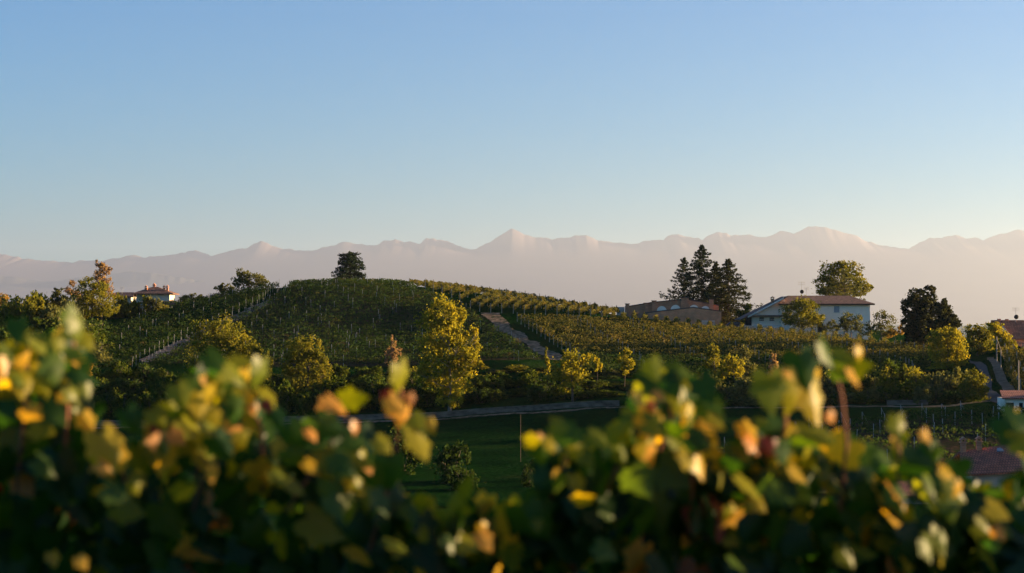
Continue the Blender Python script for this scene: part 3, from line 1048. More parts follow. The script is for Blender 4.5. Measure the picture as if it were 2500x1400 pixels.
def antenna(name, label, px, py_base, py_top, d, dish=False, base_y=None):
    p = at(px, py_base, d)
    H = at(px, py_top, d)[2] - p[2]
    root = empty(name, p, label, "antenna")
    MB().tube([(0, 0, -0.25), (0, 0, H)], 0.035, 6).build("mast", MAT_metal, root)
    w = 0.16 * H + 0.25
    for k, z in enumerate((0.97, 0.82)):
        m = MB().tube([(-w, 0, z * H), (w, 0, z * H)], 0.02, 5)
        for q in range(7):
            xx = -w + 2 * w * q / 6
            m.tube([(xx, 0, z * H - 0.25), (xx, 0, z * H + 0.25)], 0.012, 4)
        m.build("aerial", MAT_metal, root)
    if dish:
        MB().ball((0.05, -0.18, 0.28 * H), (0.42, 0.14, 0.42)).build("dish", MAT_dark, root, smooth=True)
    return root


def chimney(root, x, y, z, w, hgt, mat, cap=True, lean=False):
    m = MB().box(x - w / 2, x + w / 2, y - w / 2, y + w / 2, z - 1.0, z + hgt)
    o = m.build("chimney", mat, root)
    if cap:
        c = MB().box(x - w * 0.72, x + w * 0.72, y - w * 0.72, y + w * 0.72, z + hgt, z + hgt + 0.1)
        c.box(x - w * 0.5, x - w * 0.3, y - w * 0.5, y + w * 0.5, z + hgt + 0.1, z + hgt + 0.32)
        c.box(x + w * 0.3, x + w * 0.5, y - w * 0.5, y + w * 0.5, z + hgt + 0.1, z + hgt + 0.32)
        c.prism([(x - w * 0.75, z + hgt + 0.32), (x + w * 0.75, z + hgt + 0.32), (x, z + hgt + 0.62)], y - w * 0.75, y + w * 0.75)
        c.build("chimney_cap", mat, o)
    return o


def frame_of(px, d, base_py=None):
    """local builder: origin on the ground, X(px) and Z(py) in metres"""
    x, y, z = gpos(px, d)
    if base_py is not None:
        z = at(px, base_py, d)[2]
    s = d / F
    return (x, y, z), (lambda p: (p - px) * s), (lambda p: at(px, p, d)[2] - z)


# ---- white farmhouse on the right terrace
o, X, Z = frame_of(2000, 410, 832)
hs = empty("farmhouse", o, "long white farmhouse with a brown hipped tile roof behind the terrace trees", "house")
D0 = 10.5
m = MB().box(X(1908), X(2124), 0, D0, -1.5, Z(745))
m.build("wall", MAT_white, hs)
rf = MB()
hip_roof(rf, X(1900), X(2135), -0.75, D0 + 0.75, Z(742), Z(721.5) - Z(742), X(1932), X(2083))
roof = rf.build("roof", MAT_brown_tile, hs)
MB().box(X(1901), X(2134), -0.66, -0.52, Z(745.5), Z(742.5)).build("gutter", MAT_coping, hs)
w_ = MB().box(X(2036), X(2049), -0.05, -0.003, Z(763), Z(748)).build("window", MAT_shutter, hs)
MB().box(X(2034.5), X(2050.5), -0.12, -0.003, Z(764.5), Z(763.2)).build("sill", MAT_trim, w_)
w_ = MB().box(X(1996), X(2010), -0.05, -0.003, Z(812), Z(790)).build("window", MAT_dark, hs)
MB().box(X(2060), X(2070), -0.05, -0.003, Z(822), Z(795)).build("door", MAT_shutter, hs)
# gabled wing on the left: roof falling to the left, gable wall towards us
wing = MB().prism([(X(1836), -1.0), (X(1918), -1.0), (X(1918), Z(731)), (X(1836), Z(772))], 0.8, 9.0)
wing.build("wing_wall", MAT_white, hs)
wr = MB()
a0, a1 = (X(1806), Z(780)), (X(1922), Z(723.5))
wr.v, wr.f = [], []
wr.prism([(a0[0], a0[1] - 0.2), (a1[0], a1[1] - 0.2), (a1[0], a1[1]), (a0[0], a0[1])], -0.6, 9.6)
wr.build("wing_roof", MAT_brown_tile, hs)
MB().prism([(a0[0] + 1.6, a0[1] + 0.30), (a1[0] - 0.8, a1[1] - 0.62), (a1[0] - 0.8, a1[1] - 0.24), (a0[0] + 1.6, a0[1] + 0.66)], -0.64, -0.602).build("bargeboard", MAT_trim, hs)
MB().box(X(1824), X(1912), -0.2, 0.78, Z(774), Z(770)).build("porch_beam", MAT_coping, hs)
MB().box(X(1822), X(1835), 0.2, 2.5, -1, Z(774.2)).build("porch_opening", MAT_dark, hs)
rail = MB()
for p in range(1838, 1898, 5):
    rail.box(X(p), X(p) + 0.06, 0.55, 0.62, Z(789), Z(780))
rail.box(X(1836), X(1900), 0.53, 0.64, Z(780.2), Z(779.2))
rail.build("railing", MAT_white, hs)
MB().box(X(1855), X(1866), 0.74, 0.797, Z(784), Z(775.5)).build("window", MAT_dark, hs)
MB().box(X(1880), X(1891), 0.74, 0.797, Z(784), Z(775.5)).build("window", MAT_dark, hs)
chimney(hs, X(1891), 3.4, Z(735), 0.62, 0.35, MAT_brick)
antenna("roof_antenna", "tall thin aerial standing on the brown farmhouse roof with a dark dish", 1957, 722, 689, 415, True)
antenna("roof_antenna", "shorter thin aerial beside the taller one on the farmhouse roof", 1969, 722, 703, 414.5)
gw = MB().box(X(1790), X(1912), -9.4, -9.1, Z(816), Z(795))
gwr = gw.build("terrace_wall", MAT_greywall)
gwr.location = o
tag(gwr, "low grey terrace wall in front of the farmhouse porch", "wall")

# ---- brick cellar with arched lunettes
o, X, Z = frame_of(1650, 436, 800)
bk = empty("brick_building", o, "red brick building with a sloping parapet, pillars and white arched lunettes", "building")
front = [(X(1533), -2), (X(1758), -2), (X(1758), Z(747)), (X(1676), Z(731.5)), (X(1640), Z(735)), (X(1600), Z(739)), (X(1533), Z(750))]
MB().prism(front, 3.0, 12.0).build("wall", MAT_brick, bk)
MB().prism([(X(1533), Z(750) + .0), (X(1600), Z(739)), (X(1640), Z(735)), (X(1676), Z(731.5)), (X(1758), Z(747)),
            (X(1758), Z(747) + .22), (X(1676), Z(731.5) + .22), (X(1640), Z(735) + .22), (X(1600), Z(739) + .22), (X(1533), Z(750) + .22)], 2.9, 12.1).build("coping", MAT_coping, bk)
for (p0, p1, t) in ((1529, 1538, 743), (1575, 1584, 741), (1594, 1604, 735.5), (1665, 1684, 728), (1735, 1745, 731.5)):
    q = MB().box(X(p0), X(p1), 2.55, 3.6, -1.5, Z(t)).build("pillar", MAT_brick, bk)
    MB().box(X(p0) - .12, X(p1) + .12, 2.45, 3.7, Z(t), Z(t) + 0.16).build("cap", MAT_coping, q)
for (c, r_, b_) in ((1618, 12, 759), (1652, 12, 756), (1697, 11, 755), (1725, 11, 758)):
    pts_ = [(X(c) + r_ * 436 / F * math.cos(a), Z(b_) + r_ * 0.95 * 436 / F * math.sin(a)) for a in np.linspace(0, math.pi, 14)]
    MB().prism(pts_, 2.93, 2.985).build("lunette", MAT_white, bk)
fw = [(X(1578), -2), (X(1761), -2), (X(1761), Z(761.5)), (X(1693), Z(752)), (X(1578), Z(765))]
MB().prism(fw, 0.0, 2.4).build("front_wall", MAT_palebrick, bk)
MB().prism([(X(1578), Z(765)), (X(1693), Z(752)), (X(1761), Z(761.5)), (X(1761), Z(761.5) + .2), (X(1693), Z(752) + .2), (X(1578), Z(765) + .2)], -0.08, 2.42).build("front_coping", MAT_coping, bk)
rf_ = MB().box(X(1510), X(1528.5), 6, 8, -1.5, Z(749.5)).build("flat_annex", MAT_greywall, bk)
fence = MB()
fo, FX, FZ = frame_of(1730, 424)
for p in np.arange(1714, 1745, 2.6):
    fence.box(FX(p), FX(p) + 0.07, -0.03, 0.03, 0, 1.1)
fence.box(FX(1713), FX(1745), -0.05, -0.031, 0.25, 0.33).box(FX(1713), FX(1745), -0.05, -0.031, 0.85, 0.93)
tag(fence.build("picket_fence", MAT_white, loc=fo), "short white picket fence in front of the brick building", "fence")
# a parked car between the two houses, seen over the vines
co_, CX, CZ = frame_of(1797, 418)
car = empty("parked_car", co_, "dark blue-grey parked car between the brick building and the farmhouse", "car")
MAT_car = noise_mat("blue_car_paint", (0.05, 0.07, 0.11), (0.07, 0.09, 0.13), 2, 0.3)
MB().prism([(-2.1, 0.35), (2.1, 0.35), (2.1, 0.85), (1.2, 0.95), (0.6, 1.45), (-1.2, 1.48), (-1.8, 0.98), (-2.1, 0.9)], -0.85, 0.85).build("body", MAT_car, car)
MB().prism([(-1.2, 0.98), (0.95, 0.98), (0.5, 1.36), (-1.05, 1.38)], -0.865, -0.852).build("window", MAT_glass, car)
for sx in (-1.3, 1.3):
    for sy in (-0.8, 0.8):
        MB().tube([(sx, sy - 0.1, 0.33), (sx, sy + 0.1, 0.33)], 0.33, 12).build("wheel", MAT_dark, car)

# ---- tiled house with finials far left
o, X, Z = frame_of(372, 436, 752)
lh = empty("hip_roof_house", o, "cream house with a red pyramid tile roof and small chimneys at far left", "house")
MB().box(X(354), X(414), 0, 6.5, -1, Z(717)).build("wall", MAT_cream, lh)
MB().box(X(330), X(354), 1.5, 6.5, -1, Z(717)).build("side_wall", MAT_cream, lh)
rf = MB()
hip_roof(rf, X(323), X(424), -0.9, 7.4, Z(717), Z(700) - Z(717), X(366), X(378), 0.2)
rf.build("roof", MAT_brown_tile, lh)
for (p, t, w_) in ((354, 702, 0.5), (398, 701.5, 0.42), (406, 701, 0.42)):
    chimney(lh, X(p), 1.4, Z(709), w_, Z(t) - Z(709) - 0.2, MAT_brick)
fin = MB().box(X(370) - .2, X(370) + .2, 3.05, 3.45, Z(702), Z(697)).prism([(X(370) - .42, Z(697)), (X(370) + .42, Z(697)), (X(370), Z(691))], 2.85, 3.65)
fin.build("finial", MAT_brick, lh)
lr = MB().slab([(X(385), -3.2, Z(745)), (X(434), -3.2, Z(742)), (X(420), 0.6, Z(733)), (X(392), 0.6, Z(734))], 0.2)
lr.build("porch_roof", MAT_brown_tile, lh)
MB().box(X(392), X(424), -2.6, 0, -1, Z(744)).build("porch_wall", MAT_cream, lh)
o2, X2, Z2 = frame_of(298, 445, 752)
fb = empty("flat_roofed_house", o2, "low pale house with a dark shallow roof beside the red pyramid-roofed house", "house")
MB().box(X2(275), X2(320), 0, 7, -1, Z2(725)).build("wall", MAT_greywall, fb)
MB().slab([(X2(268), -0.6, Z2(724)), (X2(327), -0.6, Z2(724)), (X2(320), 3.5, Z2(713.5)), (X2(275), 3.5, Z2(713.5))], 0.25).slab(
    [(X2(327), 7.6, Z2(724)), (X2(268), 7.6, Z2(724)), (X2(275), 3.5, Z2(713.5)), (X2(320), 3.5, Z2(713.5))], 0.25).build("roof", MAT_coping, fb)
antenna("roof_antenna", "thin faint aerial on the dark shallow roof at far left", 298, 716, 702, 447)

# ---- red-roofed house at the right edge
o, X, Z = frame_of(2480, 352, 862)
rh = empty("gabled_house", o, "pale house with a large red-brown tiled roof at the right edge", "house")
MB().box(X(2462), X(2600), 0, 7, -1.5, Z(828)).build("wall", MAT_greywall, rh)
rr = MB().slab([(X(2466), -0.9, Z(827)), (X(2606), -0.9, Z(827)), (X(2606), 3.6, Z(782)), (X(2431), 3.6, Z(782))], 0.2)
rr.slab([(X(2606), 8.2, Z(827)), (X(2440), 8.2, Z(827)), (X(2431), 3.6, Z(782)), (X(2606), 3.6, Z(782))], 0.2)
rr.build("roof", MAT_red_tile, rh)
MB().prism([(X(2462), Z(829)), (X(2470), Z(829)), (X(2470), Z(822)), (X(2446), Z(792)), (X(2440), Z(794))], 0.02, 6.9).build("gable_wall", MAT_greywall, rh)
MB().slab([(X(2478), -3.4, Z(846)), (X(2606), -3.4, Z(846)), (X(2606), -0.1, Z(829)), (X(2474), -0.1, Z(829))], 0.18).build("lean_to_roof", MAT_red_tile, rh)
MB().box(X(2484), X(2600), -3.0, -0.02, -1.5, Z(847.5)).build("lean_to_wall", MAT_greywall, rh)
chimney(rh, X(2451), 3.6, Z(783), 0.55, 0.3, MAT_brick, False)
chimney(rh, X(2470), 3.6, Z(783), 0.55, 0.25, MAT_brick, False)
antenna("roof_antenna", "thin aerial with a dark ball-shaped dish on the red-brown roof at the right edge", 2480, 783, 752, 355, True)

# ---- little shed by the lane
o, X, Z = frame_of(2475, 262, 1006)
sh = empty("shed", o, "small white shed with a red roof and dark openings beside the lane", "shed")
MB().box(X(2452), X(2540), 0, 4, -1, Z(973)).build("wall", MAT_white, sh)
MB().slab([(X(2444), -0.5, Z(972)), (X(2546), -0.5, Z(972)), (X(2542), 4.4, Z(956)), (X(2460), 4.4, Z(956))], 0.15).build("roof", MAT_red_tile, sh)
MB().box(X(2455), X(2474), -0.04, -0.003, -0.2, Z(983.5)).build("door", MAT_dark, sh)
MB().box(X(2487), X(2496), -0.04, -0.003, Z(1000), Z(984)).build("window", MAT_dark, sh)

# ---- roof with two lit chimneys, lower right
o, X, Z = frame_of(2420, 200, 1200)
ch = empty("tiled_house", o, "house below the vineyard with a ribbed red tile roof and two orange chimneys", "house")
MB().box(X(2375), X(2640), 0.6, 8.4, -2.5, Z(1150)).build("wall", MAT_greywall, ch)
tr = MB().slab([(X(2345), -0.4, Z(1158)), (X(2660), -0.4, Z(1142)), (X(2660), 4.5, Z(1070)), (X(2366), 4.5, Z(1109))], 0.2)
tr.slab([(X(2660), 9.4, Z(1142)), (X(2345), 9.4, Z(1158)), (X(2366), 4.5, Z(1109)), (X(2660), 4.5, Z(1070))], 0.2)
tr.build("roof", MAT_red_tile, ch)
for p, t in ((2374, 1082), (2413, 1080)):
    chimney(ch, X(p), 4.3, Z(1102), 0.5, Z(t) - Z(1102) - 0.25, MAT_orange_brick)
MB().slab([(X(2444), 2.0, Z(1112) + .3), (X(2462), 2.0, Z(1111) + .3), (X(2460), 2.9, Z(1105) + .3), (X(2450), 2.9, Z(1106) + .3)], 0.1).build("skylight", MAT_glass, ch)
o, X, Z = frame_of(2235, 172, 1262)
sh2 = empty("outbuilding", o, "low white outbuilding with a dark red roof almost hidden behind the near vines", "outbuilding")
MB().box(X(2190), X(2300), 0, 5, -2, Z(1208)).build("wall", MAT_white, sh2)
MB().slab([(X(2175), -0.5, Z(1210)), (X(2310), -0.5, Z(1210)), (X(2310), 2.6, Z(1180)), (X(2175), 2.6, Z(1180))], 0.15).slab(
    [(X(2310), 5.5, Z(1210)), (X(2175), 5.5, Z(1210)), (X(2175), 2.6, Z(1180)), (X(2310), 2.6, Z(1180))], 0.15).build("roof", MAT_red_tile, sh2)

# ---- retaining wall along the road, in two stretches
def long_wall(name, label, pts_px, hgt, t=0.3):
    mb = MB()
    P = []
    for (p, d) in pts_px:
        P.append(gpos(p, d))
    dense = []
    for a, b_ in zip(P[:-1], P[1:]):
        for q in np.linspace(0, 1, 8)[:-1]:
            x, y = a[0] + (b_[0] - a[0]) * q, a[1] + (b_[1] - a[1]) * q
            dense.append((x, y, float(h(x, y))))
    dense.append(P[-1])
    b0 = dense[0]
    vs = []
    for (x, y, z) in dense:
        vs += [(x - b0[0], y - b0[1], z - b0[2] - 0.6), (x - b0[0], y - b0[1], z - b0[2] + hgt), (x - b0[0], y + t - b0[1], z - b0[2] + hgt), (x - b0[0], y + t - b0[1], z - b0[2] - 0.6)]
    fs = []
    for i in range(len(dense) - 1):
        for k_ in range(4):
            fs.append((i * 4 + k_, i * 4 + 4 + k_, i * 4 + 4 + (k_ + 1) % 4, i * 4 + (k_ + 1) % 4))
    fs += [(0, 1, 2, 3), tuple(len(vs) - 4 + q for q in (3, 2, 1, 0))]
    mb.v, mb.f = vs, fs
    w = mb.build(name, MAT_concrete, loc=b0)
    return tag(w, label, "wall")


long_wall("retaining_wall", "long low grey retaining wall along the road under the bushes", [(230, 301.4), (700, 301.4), (1250, 299.4), (1512, 296.4)], 0.85)
long_wall("retaining_wall", "short stretch of pale wall under the right-hand bushes", [(2165, 284.2), (2265, 283)], 0.7)


# ---- poles
def pole(name, label, px, d, top_py, r_, mat, cat="pole", arm=False):
    x, y, z = gpos(px, d)
    H = at(px, top_py, d)[2] - z
    root = empty(name, (x, y, z), label, cat)
    MB().tube([(0, 0, -0.3), (0, 0, H)], [r_, r_ * 0.75], 8).build("shaft", mat, root)
    if arm:
        MB().tube([(0, 0.02, H * 0.93), (1.3, -0.4, 0.0)], 0.05, 5).build("stay", mat, root)
    return root


pole("wooden_pole", "thin wooden pole standing alone in the dark meadow", 1271, 228, 1012, 0.03, MAT_bark)
pole("wooden_pole", "pale wooden pole with a slanting stay at the top of the farm track", 2433, 322, 822, 0.11, MAT_wood, arm=True)
pole("wooden_pole", "shorter wooden pole just right of the one with the stay", 2443, 315, 852, 0.09, MAT_wood)
pole("wooden_pole", "tall bare pole in the vines at the right edge", 2486, 275, 880, 0.1, MAT_wood)
# ------------------------------------------------------------------ trees
# poplar-like tree lit gold in the middle
tree("poplar_tree", "tall golden-green poplar with its lower crown in shade beside the road", 1098, 303,
     [(1080, 770, 48, 40), (1045, 785, 30, 24), (1105, 775, 32, 34), (1075, 820, 50, 38), (1120, 850, 40, 42), (1150, 835, 26, 36), (1050, 850, 32, 34),
      (1130, 890, 42, 36), (1060, 895, 40, 34), (1100, 930, 50, 34), (1040, 920, 24, 24), (1095, 970, 36, 24), (1155, 880, 22, 28)],
     LEAF_yellow, clumps=330, per=44, leaf=0.2, trunk=0.28, bark=MAT_palebark, seed=2, shell=0.5, sig=0.16)
tree("broadleaf_tree", "broad dense yellow-green tree, largest on the left side of the hill foot", 540, 318,
     [(505, 825, 42, 42), (550, 810, 45, 38), (585, 840, 34, 40), (500, 880, 50, 44), (555, 870, 50, 48), (595, 890, 36, 40), (480, 920, 36, 36), (540, 930, 55, 40)],
     LEAF_gold, clumps=260, per=46, leaf=0.2, trunk=0.35, seed=3, shell=0.6)
tree("broadleaf_tree", "smaller yellow-green tree touching the right side of the broad one", 628, 316,
     [(620, 865, 24, 28), (640, 895, 24, 34), (655, 880, 12, 30), (625, 930, 30, 34), (648, 955, 18, 28)], LEAF_gold, clumps=110, per=42, leaf=0.19, seed=4)
tree("broadleaf_tree", "round gold-edged tree standing alone between the broad tree and the poplar", 748, 314,
     [(730, 850, 34, 30), (765, 850, 26, 28), (795, 870, 14, 20), (715, 890, 30, 34), (755, 895, 44, 38), (790, 915, 22, 32), (740, 940, 48, 30), (770, 965, 36, 24)],
     LEAF_gold, clumps=210, per=44, leaf=0.19, trunk=0.25, seed=5, shell=0.6)
tree("slender_tree", "small thin pinkish tree with sparse leaves before the hill face", 957, 326,
     [(960, 835, 9, 16), (948, 858, 14, 14), (968, 862, 12, 16), (952, 878, 14, 10)], LEAF_rust, clumps=34, per=26, leaf=0.17, trunk=0.1, bark=MAT_palebark, seed=6)
tree("open_crowned_tree", "golden-yellow tree with an airy crown and dark trunk above the retaining wall", 1398, 303,
     [(1400, 880, 34, 26), (1430, 875, 18, 18), (1370, 890, 26, 22), (1395, 915, 42, 26), (1350, 920, 22, 18), (1420, 920, 20, 24), (1385, 945, 28, 14)],
     LEAF_yellow, clumps=190, per=24, leaf=0.17, trunk=0.2, seed=7, shell=0.4, sig=0.14)
tree("slender_tree", "narrow yellow sapling like a spire beside the dirt track", 1336, 318, [(1335, 860, 6, 14), (1338, 885, 7, 14), (1336, 905, 8, 12)], LEAF_yellow, clumps=24, per=24, leaf=0.16, trunk=0.06, seed=8)
tree("slender_tree", "short yellow-green sapling left of the forked yellow sapling", 1457, 316, [(1456, 880, 9, 12), (1460, 897, 12, 12)], LEAF_yellow, clumps=30, per=28, leaf=0.17, trunk=0.06, seed=9)
tree("slender_tree", "bright yellow sapling with a forked crown before the right slope", 1524, 314,
     [(1530, 858, 9, 14), (1518, 878, 14, 14), (1536, 888, 14, 14), (1522, 905, 12, 12)], LEAF_yellow, clumps=56, per=28, leaf=0.17, trunk=0.08, seed=10)
tree("broadleaf_tree", "rounded gold tree, tallest of the sapling clump before the right slope", 1742, 306,
     [(1742, 860, 16, 18), (1738, 885, 22, 22), (1755, 905, 18, 22), (1740, 930, 20, 24)], LEAF_gold, clumps=100, per=34, leaf=0.17, trunk=0.12, bark=MAT_palebark, seed=11)
tree("broadleaf_tree", "yellow small-crowned tree with a bare pale trunk in the sapling clump", 1797, 300,
     [(1775, 882, 14, 16), (1800, 893, 18, 18), (1785, 905, 18, 12), (1765, 915, 16, 18), (1805, 925, 14, 16)], LEAF_yellow, clumps=90, per=30, leaf=0.16, trunk=0.1, bark=MAT_palebark, seed=12)
tree("broadleaf_tree", "olive-green bushy tree just right of the pale-trunked yellow tree", 1822, 310,
     [(1822, 865, 14, 16), (1815, 890, 18, 20), (1830, 912, 20, 24), (1845, 935, 18, 22)], LEAF_olive, clumps=90, per=34, leaf=0.17, trunk=0.1, seed=13)
tree("slender_tree", "narrow brownish tree rising behind the near vine shoots", 1886, 306, [(1886, 872, 9, 12), (1888, 895, 13, 18), (1886, 925, 16, 20)], LEAF_rust, clumps=56, per=30, leaf=0.16, trunk=0.08, seed=14)

# lone cedar on the summit
conifer("cedar_tree", "lone dark cedar with a flat top on the summit of the vineyard hill", 853, 474, 617, 44,
        [(0, 0.95), (0.12, 1.0), (0.35, 0.98), (0.55, 0.86), (0.7, 0.72), (0.82, 0.66), (0.92, 0.74), (1, 0.5)], LEAF_conifer,
        droop=-0.14, whorls=12, per=6, leaf=0.25, seed=3, upturn=0.1, pad=0.24, cards=95, clear=0.12, rise0=0.1, even=True)
# bushes on the ridge
tree("broadleaf_tree", "leafy dark tree on the left ridge of the hill", 606, 466, [(592, 672, 20, 17), (615, 682, 26, 16), (642, 684, 13, 9), (585, 690, 22, 13), (625, 692, 26, 9)], LEAF_olive, clumps=110, per=26, leaf=0.22, seed=21)
tree("bush", "small dark bush left of the leafy tree on the hill ridge", 549, 462, [(548, 702, 16, 11), (536, 706, 12, 8), (562, 708, 12, 8)], LEAF_olive, clumps=50, per=26, leaf=0.22, seed=22, cat="bush", trunk=0.1)
tree("bush", "low spreading bush on the left skyline beside the pyramid-roofed house", 468, 452, [(462, 728, 20, 10), (482, 722, 14, 8), (447, 733, 12, 7)], LEAF_olive, clumps=46, per=24, leaf=0.2, seed=23, cat="bush", trunk=0.08)

# conifers behind the brick building
PROF = [(0, 1.0), (0.2, 0.98), (0.4, 0.78), (0.6, 0.55), (0.8, 0.36), (0.93, 0.18), (1, 0.04)]
conifer("cedar_tree", "leftmost cedar of the dark group, ragged, its low limbs reaching left", 1670, 462, 630, 66, [(0, 0.8), (0.25, 1.0), (0.45, 0.95), (0.52, 0.6), (0.7, 0.42), (0.85, 0.25), (1, 0.04)], LEAF_conifer,
        droop=-0.1, whorls=18, per=5, leaf=0.25, seed=31, upturn=0.22, pad=0.17, cards=90, base_z=float(h(38, 450)))
conifer("cedar_tree", "tallest blue-green cedar with a thin spire behind the brick building", 1713, 458, 599, 66, [(0, 0.9), (0.25, 1.0), (0.45, 0.88), (0.65, 0.66), (0.8, 0.44), (0.92, 0.22), (1, 0.04)], LEAF_conifer,
        droop=-0.17, whorls=22, per=6, leaf=0.25, seed=32, upturn=0.2, pad=0.2, cards=95, base_z=float(h(42, 446)))
conifer("cedar_tree", "dark cedar with a narrow top between the tallest cedar and the wide one", 1748, 456, 640, 56, PROF, LEAF_pine,
        droop=-0.15, whorls=18, per=6, leaf=0.25, seed=33, base_z=float(h(46, 444)), cards=90, upturn=0.18)
conifer("cedar_tree", "wide dark cedar with layered limbs on the right of the group", 1778, 444, 634, 72, [(0, 0.8), (0.15, 0.98), (0.3, 1.0), (0.5, 0.85), (0.62, 0.7), (0.75, 0.5), (0.9, 0.26), (1, 0.05)], LEAF_pine,
        droop=-0.16, whorls=18, per=6, leaf=0.25, seed=34, upturn=0.12, pad=0.2, cards=100)
tree("shrub", "low dark evergreen shrub beside the farmhouse wing", 1822, 428, [(1830, 762, 14, 16), (1812, 768, 14, 12), (1824, 776, 18, 12)], LEAF_dark, clumps=60, per=36, leaf=0.22, seed=35, cat="shrub")
# tree and cedar behind the farmhouse
tree("broadleaf_tree", "large golden-green tree rising behind the farmhouse roof", 2060, 438,
     [(2022, 665, 22, 22), (2055, 655, 26, 16), (2085, 660, 22, 22), (2012, 692, 22, 20), (2060, 690, 46, 34), (2105, 695, 22, 16), (2120, 702, 14, 12), (2040, 712, 46, 16), (2010, 712, 14, 12), (2095, 712, 24, 12)],
     LEAF_gold, clumps=260, per=34, leaf=0.24, trunk=0.4, seed=36)
conifer("cedar_tree", "dark-limbed spreading cedar in front of the large tree behind the farmhouse", 2062, 429, 660, 62, [(0, 0.3), (0.5, 0.9), (0.66, 1.0), (0.8, 0.7), (0.9, 0.4), (1, 0.12)], LEAF_olive,
        droop=-0.08, whorls=16, per=7, leaf=0.22, seed=37, upturn=0.12, pad=0.14, cards=34, clear=0.35)
# terrace trees
tree("broadleaf_tree", "dense olive tree standing in front of the white farmhouse", 1958, 404,
     [(1955, 748, 30, 22), (1975, 758, 28, 22), (1935, 765, 26, 20), (1960, 780, 46, 20), (1990, 778, 20, 16), (1925, 782, 18, 12)], LEAF_gold, clumps=170, per=36, leaf=0.2, seed=41, trunk=0.2)
tree("broadleaf_tree", "thin-leaved round tree before the right end of the farmhouse wall", 2078, 401,
     [(2066, 778, 18, 16), (2090, 782, 18, 18), (2072, 797, 26, 14), (2095, 800, 16, 12), (2056, 795, 14, 12)], LEAF_olive, clumps=100, per=24, leaf=0.18, seed=42, trunk=0.14, shell=0.35)
tree("broadleaf_tree", "airy see-through tree against the sky right of the farmhouse", 2153, 399,
     [(2152, 772, 20, 14), (2172, 784, 16, 14), (2140, 790, 18, 14), (2160, 800, 22, 12), (2122, 795, 16, 12), (2120, 810, 20, 12)], LEAF_olive, clumps=110, per=20, leaf=0.17, seed=43, trunk=0.16, shell=0.35)
tree("shrub", "small wiry shrub between the two terrace trees", 2033, 403, [(2030, 790, 12, 10), (2022, 802, 14, 10), (2040, 804, 12, 10)], LEAF_olive, clumps=50, per=18, leaf=0.17, seed=44, trunk=0.07, cat="shrub", shell=0.3)
tree("shrub", "low orange-tinged shrub on the terrace beside the dark pines", 2188, 392, [(2180, 812, 16, 8), (2200, 806, 10, 12), (2165, 818, 14, 7)], LEAF_orange, clumps=50, per=26, leaf=0.18, seed=45, trunk=0.07, cat="shrub")
# dark pines on the right
tree("pine_tree", "big dark pine, tallest and leftmost of the pair on the right", 2243, 374,
     [(2240, 725, 30, 20), (2268, 712, 14, 14), (2278, 706, 9, 6), (2225, 752, 26, 26), (2262, 755, 32, 28), (2222, 790, 22, 28), (2255, 795, 38, 34), (2228, 825, 24, 26), (2262, 832, 34, 22)],
     LEAF_pine, clumps=420, per=38, leaf=0.26, seed=51, trunk=0.35, shell=0.55, sig=0.13, flat=0.3)
tree("pine_tree", "second dark pine leaning to the right of the tallest one", 2298, 368,
     [(2298, 740, 14, 16), (2302, 765, 22, 20), (2315, 785, 26, 20), (2330, 790, 18, 14), (2296, 805, 34, 24), (2322, 820, 26, 20)],
     LEAF_pine, clumps=280, per=38, leaf=0.26, seed=52, trunk=0.3, shell=0.55, sig=0.13, flat=0.3)
tree("broadleaf_tree", "bright yellow-green tree in front of the dark pines", 2312, 332,
     [(2300, 825, 32, 22), (2335, 835, 24, 30), (2290, 855, 26, 26), (2330, 875, 32, 32), (2300, 895, 34, 28), (2340, 910, 26, 26), (2318, 815, 20, 14)],
     LEAF_yellow, clumps=240, per=40, leaf=0.18, seed=53, trunk=0.25)
tree("broadleaf_tree", "olive tree with a short trunk at the head of the lane", 2386, 346,
     [(2380, 805, 24, 14), (2410, 818, 20, 20), (2375, 830, 22, 20), (2400, 845, 26, 18)], LEAF_gold, clumps=120, per=36, leaf=0.18, seed=54, trunk=0.15)
tree("broadleaf_tree", "golden tree in front of the red-brown roof at the right edge", 2446, 340,
     [(2430, 800, 22, 14), (2448, 825, 18, 22), (2465, 850, 16, 18), (2440, 850, 20, 14)], LEAF_yellow, clumps=110, per=36, leaf=0.18, seed=55, trunk=0.14)

# left skyline thicket
tree("broadleaf_tree", "tall thin rusty-orange tree, highest on the left skyline", 247, 418,
     [(245, 648, 16, 14), (258, 660, 14, 12), (240, 672, 18, 16), (258, 690, 18, 18), (242, 705, 22, 18), (262, 715, 18, 16)], LEAF_rust, clumps=120, per=26, leaf=0.2, seed=61, trunk=0.2, shell=0.4)
tree("broadleaf_tree", "dense dark green tree standing before the rusty-orange one", 222, 410,
     [(212, 690, 20, 16), (228, 705, 34, 22), (205, 725, 34, 24), (245, 735, 36, 24), (215, 755, 44, 22), (262, 755, 28, 20)], LEAF_gold, clumps=190, per=38, leaf=0.2, seed=62, trunk=0.25)
tree("slender_tree", "grey-green shrubby tree with a bare tip left of the dense dark tree", 176, 414, [(176, 695, 11, 10), (168, 712, 14, 12), (184, 722, 16, 14)], LEAF_rust, clumps=56, per=20, leaf=0.17, seed=63, trunk=0.08, shell=0.3)
tree("slender_tree", "blue-green bushy tree in the left thicket, upright", 144, 412, [(143, 710, 11, 10), (138, 726, 16, 14), (154, 735, 18, 14)], LEAF_olive, clumps=70, per=30, leaf=0.19, seed=64, trunk=0.1)
tree("broadleaf_tree", "pale golden tree at the left edge of the picture", 6, 420, [(4, 728, 18, 12), (-10, 738, 22, 16), (14, 748, 14, 12)], LEAF_orange, clumps=80, per=28, leaf=0.2, seed=65, trunk=0.15)

